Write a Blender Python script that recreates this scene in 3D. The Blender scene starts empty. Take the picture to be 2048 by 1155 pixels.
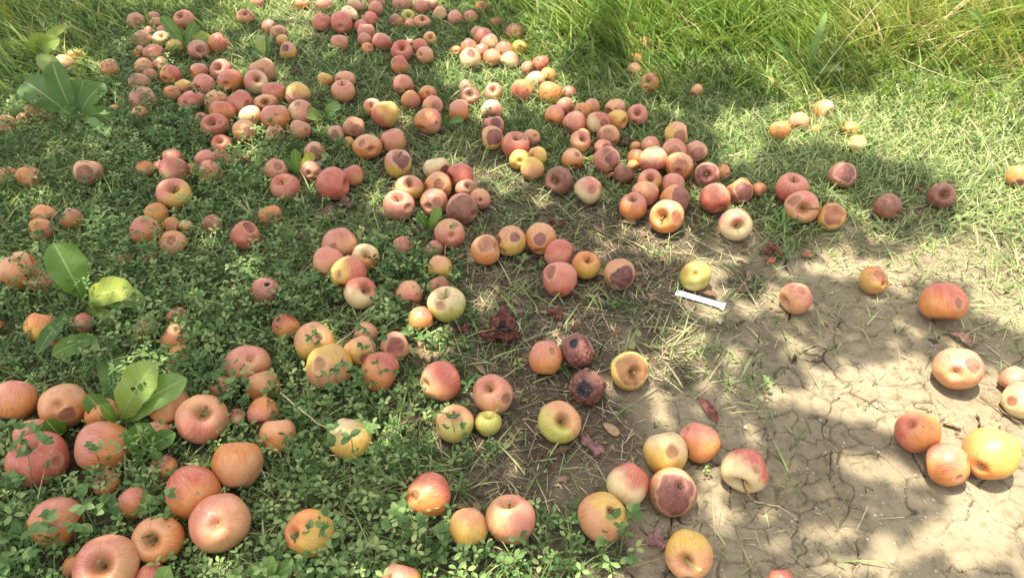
import bpy, math, random
import numpy as np
R = math.radians
rng = np.random.default_rng(7)
random.seed(7)
sc = bpy.context.scene
COL = sc.collection

# ------------------------------------------------------------------ camera
CH, PITCH, F, CX, CY = 1.0, R(40.7), 1479.0, 1024.0, 577.5
cam_d = bpy.data.cameras.new("camera"); cam = bpy.data.objects.new("camera", cam_d); COL.objects.link(cam)
cam.location = (0, 0, CH); cam.rotation_euler = (R(90) - PITCH, 0, 0)
cam_d.sensor_width = 36; cam_d.lens = F / 2048 * 36; cam_d.clip_start = .02; cam_d.clip_end = 500
sc.camera = cam

# ------------------------------------------------------------------ light
SUN = np.array([-.20, .06, 1.0]); SUN /= np.linalg.norm(SUN)
w = bpy.data.worlds.new("World"); sc.world = w; w.use_nodes = True
nt = w.node_tree; bg = nt.nodes["Background"]
sky = nt.nodes.new("ShaderNodeTexSky"); sky.sky_type = 'NISHITA'; sky.sun_disc = False
sky.sun_elevation = math.asin(SUN[2]); sky.sun_rotation = math.atan2(SUN[0], SUN[1])
sky.dust_density = 2.5; sky.air_density = .8
hs = nt.nodes.new("ShaderNodeHueSaturation"); hs.inputs['Saturation'].default_value = .35
nt.links.new(sky.outputs[0], hs.inputs['Color']); nt.links.new(hs.outputs[0], bg.inputs[0]); bg.inputs[1].default_value = .15
sd = bpy.data.lights.new("sun", 'SUN'); sd.energy = 3.5; sd.angle = R(.5); sd.color = (1, .94, .84)
so = bpy.data.objects.new("sun", sd); COL.objects.link(so)
from mathutils import Vector
so.rotation_euler = Vector(SUN).to_track_quat('Z', 'Y').to_euler(); so.location = (0, 0, 8)
sc.view_settings.view_transform = 'Standard'; sc.view_settings.look = 'None'
sc.view_settings.exposure = 1.82; sc.view_settings.gamma = 1
sc.cycles.use_denoising = True
sc.cycles.max_bounces = 8; sc.cycles.transparent_max_bounces = 4

# ------------------------------------------------------------------ pixel <-> world
CFW = np.array([0, math.cos(PITCH), -math.sin(PITCH)]); CUP = np.array([0, math.sin(PITCH), math.cos(PITCH)]); CRT = np.array([1., 0, 0])
def ray(px, py): return CRT * ((px - CX) / F) + CFW - CUP * ((py - CY) / F)
def gpt(px, py, z=0.0):
    d = ray(px, py); t = (CH - z) / -d[2]
    return np.array([0, 0, CH]) + d * t
def topx(P):
    q = P - np.array([0, 0, CH]); dz = q @ CFW; dz = np.where(dz < .05, .05, dz)
    return CX + F * (q @ CRT) / dz, CY - F * (q @ CUP) / dz

# ------------------------------------------------------------------ numpy noise
_perm = np.random.default_rng(3).random(65536).astype(np.float32)
def _h(ix, iy, iz):
    return _perm[((ix * 73856093) ^ (iy * 19349663) ^ (iz * 83492791)) & 65535]
def vnoise(P, seed=0):
    P = np.asarray(P, float)
    if P.shape[1] == 2: P = np.c_[P, np.zeros(len(P))]
    i = np.floor(P).astype(np.int64); f = P - i; f = f * f * (3 - 2 * f); i = i + seed * 57
    r = 0
    for a in (0, 1):
        for b in (0, 1):
            for c in (0, 1):
                wgt = (f[:, 0] if a else 1 - f[:, 0]) * (f[:, 1] if b else 1 - f[:, 1]) * (f[:, 2] if c else 1 - f[:, 2])
                r = r + wgt * _h(i[:, 0] + a, i[:, 1] + b, i[:, 2] + c)
    return r * 2 - 1
def fbm(P, o=4, seed=0):
    s = 0; a = 1; t = 0; P = np.asarray(P, float)
    for k in range(o): s = s + a * vnoise(P * 2 ** k, seed + k * 11); t += a; a *= .5
    return s / t
def sstep(a, b, x):
    t = np.clip((x - a) / (b - a), 0, 1); return t * t * (3 - 2 * t)

# ------------------------------------------------------------------ mesh helpers
def mesh_np(name, V, Q, mat, attrs=None, smooth=True, parent=None, cols=None):
    """V (n,3); Q (m,k) faces, all the same size."""
    me = bpy.data.meshes.new(name)
    V = np.ascontiguousarray(V, dtype=np.float32); Q = np.ascontiguousarray(Q, dtype=np.int32); k = Q.shape[1]
    me.vertices.add(len(V)); me.vertices.foreach_set('co', V.ravel())
    me.loops.add(Q.size); me.loops.foreach_set('vertex_index', Q.ravel())
    me.polygons.add(len(Q)); me.polygons.foreach_set('loop_start', np.arange(0, Q.size, k, dtype=np.int32))
    try: me.polygons.foreach_set('loop_total', np.full(len(Q), k, dtype=np.int32))
    except Exception: pass
    me.polygons.foreach_set('use_smooth', np.full(len(Q), smooth))
    for an, av in (attrs or {}).items():
        a = me.attributes.new(an, 'FLOAT', 'POINT'); a.data.foreach_set('value', np.ascontiguousarray(av, dtype=np.float32))
    for an, av in (cols or {}).items():
        a = me.attributes.new(an, 'FLOAT_COLOR', 'POINT'); c = np.ones((len(V), 4), np.float32); c[:, :3] = av; a.data.foreach_set('color', c.ravel())
    me.update(calc_edges=True)
    me.materials.append(mat)
    o = bpy.data.objects.new(name, me); COL.objects.link(o)
    if parent: o.parent = parent
    return o
def tag(o, label=None, cat=None, group=None, kind=None):
    for k, v in (('label', label), ('category', cat), ('group', group), ('kind', kind)):
        if v: o[k] = v
    return o
def empty(name, loc, label, cat, group=None):
    o = bpy.data.objects.new(name, None); o.empty_display_size = .05; COL.objects.link(o); o.location = tuple(loc)
    return tag(o, label, cat, group)
def gridq(nu, nv, wrap=False):
    """quads on rows nu x columns nv"""
    i = np.arange(nu - 1)[:, None]; j = np.arange(nv if wrap else nv - 1)[None]; j2 = (j + 1) % nv
    return np.stack([i * nv + j, i * nv + j2, (i + 1) * nv + j2, (i + 1) * nv + j], -1).reshape(-1, 4)
def tube(pts, rad, n=7):
    pts = np.asarray(pts, float); rad = np.broadcast_to(rad, len(pts)); T = np.gradient(pts, axis=0)
    T /= np.linalg.norm(T, axis=1)[:, None] + 1e-9; up = np.array([.31, .17, .93])
    A = np.cross(T, up); A /= np.linalg.norm(A, axis=1)[:, None] + 1e-9; B = np.cross(T, A)
    a = np.linspace(0, 2 * math.pi, n, endpoint=False)
    V = pts[:, None] + rad[:, None, None] * (np.cos(a)[None, :, None] * A[:, None] + np.sin(a)[None, :, None] * B[:, None])
    V = V.reshape(-1, 3); Q = gridq(len(pts), n, True)
    m = len(V); V = np.vstack([V, pts[0], pts[-1]]); j = np.arange(n); j2 = (j + 1) % n
    Q = np.vstack([Q, np.stack([j2, j, np.full(n, m), np.full(n, m)], 1), np.stack([m - n + j, m - n + j2, np.full(n, m + 1), np.full(n, m + 1)], 1)])
    return V, Q
def join(parts):
    Vs, Qs, n = [], [], 0
    for V, Q in parts: Vs.append(V); Qs.append(Q + n); n += len(V)
    return np.vstack(Vs), np.vstack(Qs)
# caps above are collapsed quads: turn them into clean quads/tris via from_pydata
def mesh_py(name, V, Q, mat, parent=None, attrs=None, cols=None, smooth=True):
    me = bpy.data.meshes.new(name)
    fs = []
    for q in Q.tolist():
        u = list(dict.fromkeys(q))
        if len(u) > 2: fs.append(u)
    me.from_pydata(V.tolist(), [], fs); me.materials.append(mat)
    me.polygons.foreach_set('use_smooth', [smooth] * len(fs))
    for an, av in (attrs or {}).items():
        a = me.attributes.new(an, 'FLOAT', 'POINT'); a.data.foreach_set('value', np.asarray(av, dtype=np.float32))
    for an, av in (cols or {}).items():
        a = me.attributes.new(an, 'FLOAT_COLOR', 'POINT'); c = np.ones((len(V), 4), np.float32); c[:, :3] = av; a.data.foreach_set('color', c.ravel())
    o = bpy.data.objects.new(name, me); COL.objects.link(o)
    if parent: o.parent = parent
    return o

# ------------------------------------------------------------------ material helpers
class N:
    def __init__(s, name):
        s.m = bpy.data.materials.new(name); s.m.use_nodes = True; s.t = s.m.node_tree
        s.b = s.t.nodes['Principled BSDF']; s.out = s.t.nodes['Material Output']
    def n(s, typ, **kw):
        x = s.t.nodes.new('ShaderNode' + typ)
        for k, v in kw.items():
            if k.startswith('i_'):
                k = k[2:]; x.inputs[int(k) if k.isdigit() else k.replace('_', ' ')].default_value = v
            else: setattr(x, k, v)
        return x
    def l(s, a, b): s.t.links.new(a, b)
    def attr(s, name, col=False):
        a = s.n('Attribute', attribute_name=name); return a.outputs['Color' if col else 'Fac']
    def noise(s, vec, scale, detail=4, rough=.5):
        x = s.n('TexNoise'); x.inputs['Scale'].default_value = scale; x.inputs['Detail'].default_value = detail; x.inputs['Roughness'].default_value = rough
        if vec is not None: s.l(vec, x.inputs['Vector'])
        return x.outputs['Fac']
    def math(s, op, a, b=None, c=None):
        x = s.n('Math', operation=op)
        for i, v in enumerate((a, b, c)):
            if v is None: continue
            if isinstance(v, (int, float)): x.inputs[i].default_value = v
            else: s.l(v, x.inputs[i])
        return x.outputs[0]
    def ramp(s, fac, stops, interp='LINEAR'):
        x = s.n('ValToRGB'); x.color_ramp.interpolation = interp; e = x.color_ramp.elements
        while len(e) < len(stops): e.new(.5)
        for k, (p, c) in enumerate(stops): e[k].position = p; e[k].color = (*c, 1) if len(c) == 3 else c
        s.l(fac, x.inputs[0]); return x.outputs['Color']
    def sm(s, fac, a, b):
        x = s.n('MapRange', interpolation_type='SMOOTHSTEP'); s.l(fac, x.inputs[0]); x.inputs[1].default_value = a; x.inputs[2].default_value = b
        return x.outputs[0]
    def mix(s, f, a, b, typ='MIX'):
        x = s.n('Mix', data_type='RGBA', blend_type=typ)
        for sock, v in ((x.inputs[0], f), (x.inputs[6], a), (x.inputs[7], b)):
            if isinstance(v, (int, float)): sock.default_value = v
            elif isinstance(v, tuple): sock.default_value = (*v, 1)
            else: s.l(v, sock)
        return x.outputs[2]
    def bump(s, h, strength, dist):
        x = s.n('Bump'); x.inputs['Strength'].default_value = strength; x.inputs['Distance'].default_value = dist
        s.l(h, x.inputs['Height']); s.l(x.outputs[0], s.b.inputs['Normal'])
    def leafy(s, col, trans=.35, rough=.6, spec=.18):
        """principled + translucent for thin leaves"""
        s.l(col, s.b.inputs['Base Color']); s.b.inputs['Roughness'].default_value = rough; s.b.inputs['Specular IOR Level'].default_value = spec
        tr = s.n('BsdfTranslucent'); g = s.mix(1.0, col, (1.0, 1.0, .55), 'MULTIPLY'); s.l(g, tr.inputs[0])
        mx = s.n('MixShader'); mx.inputs[0].default_value = trans
        s.l(s.b.outputs[0], mx.inputs[1]); s.l(tr.outputs[0], mx.inputs[2]); s.l(mx.outputs[0], s.out.inputs[0])
def co(s, kind='Object'): return s.n('TexCoord').outputs[kind]

# soil
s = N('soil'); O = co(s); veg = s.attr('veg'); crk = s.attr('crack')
n1 = s.noise(O, 5, 6, .6); n2 = s.noise(O, 60, 6, .65); n3 = s.noise(O, 260, 4, .6)
dry = s.ramp(n1, [(.3, (.175, .139, .084)), (.5, (.225, .182, .112)), (.72, (.28, .228, .143))])
spk = s.ramp(n2, [(.3, (.62, .58, .52)), (.5, (1, 1, 1)), (.75, (1.15, 1.13, 1.1))])
dry = s.mix(1.0, dry, spk, 'MULTIPLY')
hum = s.ramp(n2, [(.3, (.04, .031, .021)), (.55, (.095, .073, .047)), (.75, (.20, .155, .10))])
vm = s.math('ADD', veg, s.math('MULTIPLY', s.math('SUBTRACT', n2, .5), .9))
c = s.mix(s.sm(vm, .25, .8), dry, hum)
c = s.mix(s.sm(crk, .15, .9), c, (.075, .056, .036))  # crack lines: moist soil tone, plus shade of their depth painted in
s.l(c, s.b.inputs['Base Color']); s.b.inputs['Roughness'].default_value = .95; s.b.inputs['Specular IOR Level'].default_value = .12
s.bump(s.math('ADD', s.math('MULTIPLY', n2, 1.0), s.math('MULTIPLY', n3, .5)), .75, .006)
M_soil = s.m

def blade_mat(name, stops, trans=.27, rough=.5):
    s = N(name); t = s.attr('tone'); s.leafy(s.ramp(t, stops), trans, rough); return s.m
M_grass = blade_mat('grass_blade', [(0, (.03, .06, .016)), (.35, (.11, .175, .045)), (.7, (.30, .37, .125)), (.86, (.42, .45, .19)), (1, (.54, .48, .26))])
M_tall = blade_mat('tall_grass_blade', [(0, (.06, .11, .02)), (.4, (.15, .25, .04)), (.78, (.27, .37, .08)), (.85, (.40, .38, .14)), (1, (.52, .42, .20))])
M_clover = blade_mat('clover_leaf', [(0, (.032, .078, .015)), (.5, (.10, .172, .050)), (.85, (.22, .30, .10)), (1, (.28, .33, .12))], .25, .55)
M_straw = blade_mat('straw', [(0, (.14, .10, .055)), (.5, (.31, .235, .13)), (1, (.52, .42, .25))], .1, .7)

# broad leaf (dock): attributes u (-1..1 across), v (0..1 along), tone
s = N('dock_leaf'); u = s.attr('u'); v = s.attr('v'); tn = s.attr('tone'); O = co(s)
base = s.ramp(tn, [(0, (.045, .10, .025)), (.4, (.11, .21, .035)), (.75, (.24, .36, .09)), (1, (.42, .40, .05))])
rib = s.sm(s.math('ABSOLUTE', u), .085, .02)
base = s.mix(s.math('MULTIPLY', s.sm(s.noise(O, 28, 5, .7), .60, .70), .55), base, (.26, .17, .06))
vein = s.math('SINE', s.math('MULTIPLY', s.math('SUBTRACT', v, s.math('MULTIPLY', s.math('ABSOLUTE', u), .16)), 62.0))
vein = s.sm(vein, .86, 1.0)
base = s.mix(s.math('MULTIPLY', s.noise(O, 40, 4), .5), base, s.mix(1.0, base, (.6, .7, .5), 'MULTIPLY'))
c = s.mix(s.math('MULTIPLY', vein, .13), base, (.25, .36, .10)); c = s.mix(s.math('MULTIPLY', rib, .8), c, (.38, .45, .16))
s.leafy(c, .4, .4, .4)
s.bump(s.math('SUBTRACT', s.noise(O, 70, 3), s.math('MULTIPLY', vein, .8)), .5, .002)
M_dock = s.m

# apple skin: attributes col (ground colour), rd (decay), rcol (decay colour), pit, wr (wrinkle)
def apple_mat(name):
    s = N(name); O = co(s); rnd = s.n('ObjectInfo').outputs['Random']
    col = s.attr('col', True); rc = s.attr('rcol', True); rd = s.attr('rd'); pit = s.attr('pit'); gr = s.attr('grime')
    off = s.n('VectorMath', operation='ADD'); s.l(O, off.inputs[0])
    cx = s.n('CombineXYZ'); s.l(s.math('MULTIPLY', rnd, 7.0), cx.inputs[0]); s.l(cx.outputs[0], off.inputs[1]); P = off.outputs[0]
    # streaks running from stem to calyx
    sp = s.n('SeparateXYZ'); s.l(O, sp.inputs[0])
    fl = s.n('CombineXYZ'); s.l(sp.outputs[0], fl.inputs[0]); s.l(sp.outputs[1], fl.inputs[1])
    nm = s.n('VectorMath', operation='NORMALIZE'); s.l(fl.outputs[0], nm.inputs[0])
    sc_ = s.n('VectorMath', operation='SCALE'); s.l(nm.outputs[0], sc_.inputs[0]); sc_.inputs['Scale'].default_value = 1.0
    ad = s.n('CombineXYZ'); s.l(s.math('ADD', s.math('MULTIPLY', sp.outputs[2], 6.0), s.math('MULTIPLY', rnd, 31.0)), ad.inputs[2])
    a2 = s.n('VectorMath', operation='ADD'); s.l(sc_.outputs[0], a2.inputs[0]); s.l(ad.outputs[0], a2.inputs[1])
    st = s.noise(a2.outputs[0], 13, 4, .6)
    mot = s.noise(P, 45, 4, .6)
    k = s.math('ADD', s.math('MULTIPLY', s.math('SUBTRACT', st, .5), 1.1), s.math('MULTIPLY', s.math('SUBTRACT', mot, .5), .5))
    c = s.mix(s.sm(k, .0, .24), col, s.mix(1.0, col, (.86, .64, .60), 'MULTIPLY'))
    c = s.mix(s.sm(k, -.0, -.26), c, s.mix(.42, c, (.66, .45, .18)))
    # lenticels
    vo = s.n('TexVoronoi', feature='F1'); vo.inputs['Scale'].default_value = 210; s.l(P, vo.inputs['Vector'])
    ln = s.math('MULTIPLY', s.sm(vo.outputs['Distance'], .17, .07), .38)
    c = s.mix(ln, c, (.60, .44, .24))
    # grime and small brown specks
    c = s.mix(s.math('MULTIPLY', s.sm(s.noise(P, 22, 5, .7), .62, .72), .35), c, (.22, .12, .06))
    big = s.noise(P, 17, 3, .55); c = s.mix(s.math('MULTIPLY', s.sm(big, .52, .68), .28), c, (.46, .25, .14))
    c = s.mix(s.math('MULTIPLY', s.sm(s.noise(P, 70, 5, .75), .60, .70), .30), c, (.30, .17, .09))
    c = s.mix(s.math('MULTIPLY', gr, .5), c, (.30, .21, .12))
    sk = s.n('TexVoronoi', feature='F1'); sk.inputs['Scale'].default_value = 60; s.l(P, sk.inputs['Vector'])
    wn = s.noise(P, 30, 2)
    c = s.mix(s.math('MULTIPLY', s.sm(sk.outputs['Distance'], .09, .05), s.sm(wn, .56, .6)), c, (.12, .055, .03))
    c = s.mix(s.sm(pit, .2, .9), c, s.mix(.55, c, (.30, .24, .08)))
    c = s.mix(s.sm(pit, .85, 1.0), c, (.12, .075, .035))
    # decay
    e = s.math('ADD', rd, s.math('MULTIPLY', s.math('SUBTRACT', s.noise(P, 34, 5, .65), .5), .34))
    rm = s.sm(e, -.05, .09); ring = s.math('MULTIPLY', s.sm(e, -.13, -.02), s.math('SUBTRACT', 1.0, rm))
    rcv = s.mix(s.sm(s.noise(P, 55, 5, .65), .35, .7), rc, s.mix(1.0, rc, (.60, .52, .52), 'MULTIPLY'))
    rcv = s.mix(s.math('MULTIPLY', s.sm(s.noise(P, 120, 3), .6, .72), .35), rcv, (.46, .30, .24))
    c = s.mix(s.math('MULTIPLY', ring, .5), c, (.60, .40, .23)); c = s.mix(rm, c, rcv)
    c = s.mix(1.0, c, (.88, .82, .74), 'MULTIPLY')
    s.l(c, s.b.inputs['Base Color'])
    s.l(s.math('ADD', s.math('MULTIPLY', rm, .18), s.math('ADD', .27, s.math('MULTIPLY', mot, .26))), s.b.inputs['Roughness'])
    s.b.inputs['Specular IOR Level'].default_value = .42
    s.b.inputs['Subsurface Weight'].default_value = .12; s.b.inputs['Subsurface Radius'].default_value = (.010, .004, .002); s.b.inputs['Subsurface Scale'].default_value = .6
    s.bump(s.math('ADD', s.math('MULTIPLY', s.noise(P, 90, 4, .6), s.math('ADD', .25, s.math('MULTIPLY', rm, 1.2))), s.math('MULTIPLY', s.noise(P, 25, 2), .4)), .35, .0022)
    return s.m
M_apple = apple_mat('apple_skin')
def plain(name, stops, scale=60, rough=.8, bump=.6, dist=.002):
    s = N(name); O = co(s); f = s.noise(O, scale, 5, .6); s.l(s.ramp(f, stops), s.b.inputs['Base Color'])
    s.b.inputs['Roughness'].default_value = rough; s.b.inputs['Specular IOR Level'].default_value = .25; s.bump(s.noise(O, scale * 2.5, 4), bump, dist); return s.m
M_stem = plain('stem_wood', [(.3, (.10, .06, .025)), (.7, (.30, .21, .09))], 300)
M_stemg = plain('stem_green', [(.3, (.22, .20, .05)), (.7, (.42, .38, .14))], 300)
M_calyx = plain('calyx_dry', [(.3, (.05, .03, .015)), (.7, (.14, .09, .045))], 400)
M_rot = plain('rotten_flesh', [(.3, (.06, .02, .015)), (.5, (.16, .055, .036)), (.75, (.34, .13, .08))], 90, .6, 1, .004)
M_rotd = plain('rotten_core', [(.3, (.012, .009, .008)), (.7, (.05, .03, .025))], 90, .55, 1, .004)
M_bark = plain('bark', [(.3, (.09, .07, .05)), (.7, (.22, .18, .14))], 14, .9, 1, .02)
M_deadleaf = plain('dead_leaf', [(.3, (.20, .12, .06)), (.7, (.42, .28, .16))], 50, .8)
M_stone = plain('pebble', [(.3, (.24, .19, .13)), (.7, (.46, .38, .27))], 40, .9)
M_white = plain('white_plastic', [(.3, (.74, .75, .78)), (.7, (.84, .85, .87))], 60, .4, .1)
s = N('canopy_leaf'); s.leafy(s.ramp(s.attr('tone'), [(0, (.04, .08, .02)), (1, (.10, .18, .035))]), .12, .45); M_can = s.m
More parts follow.
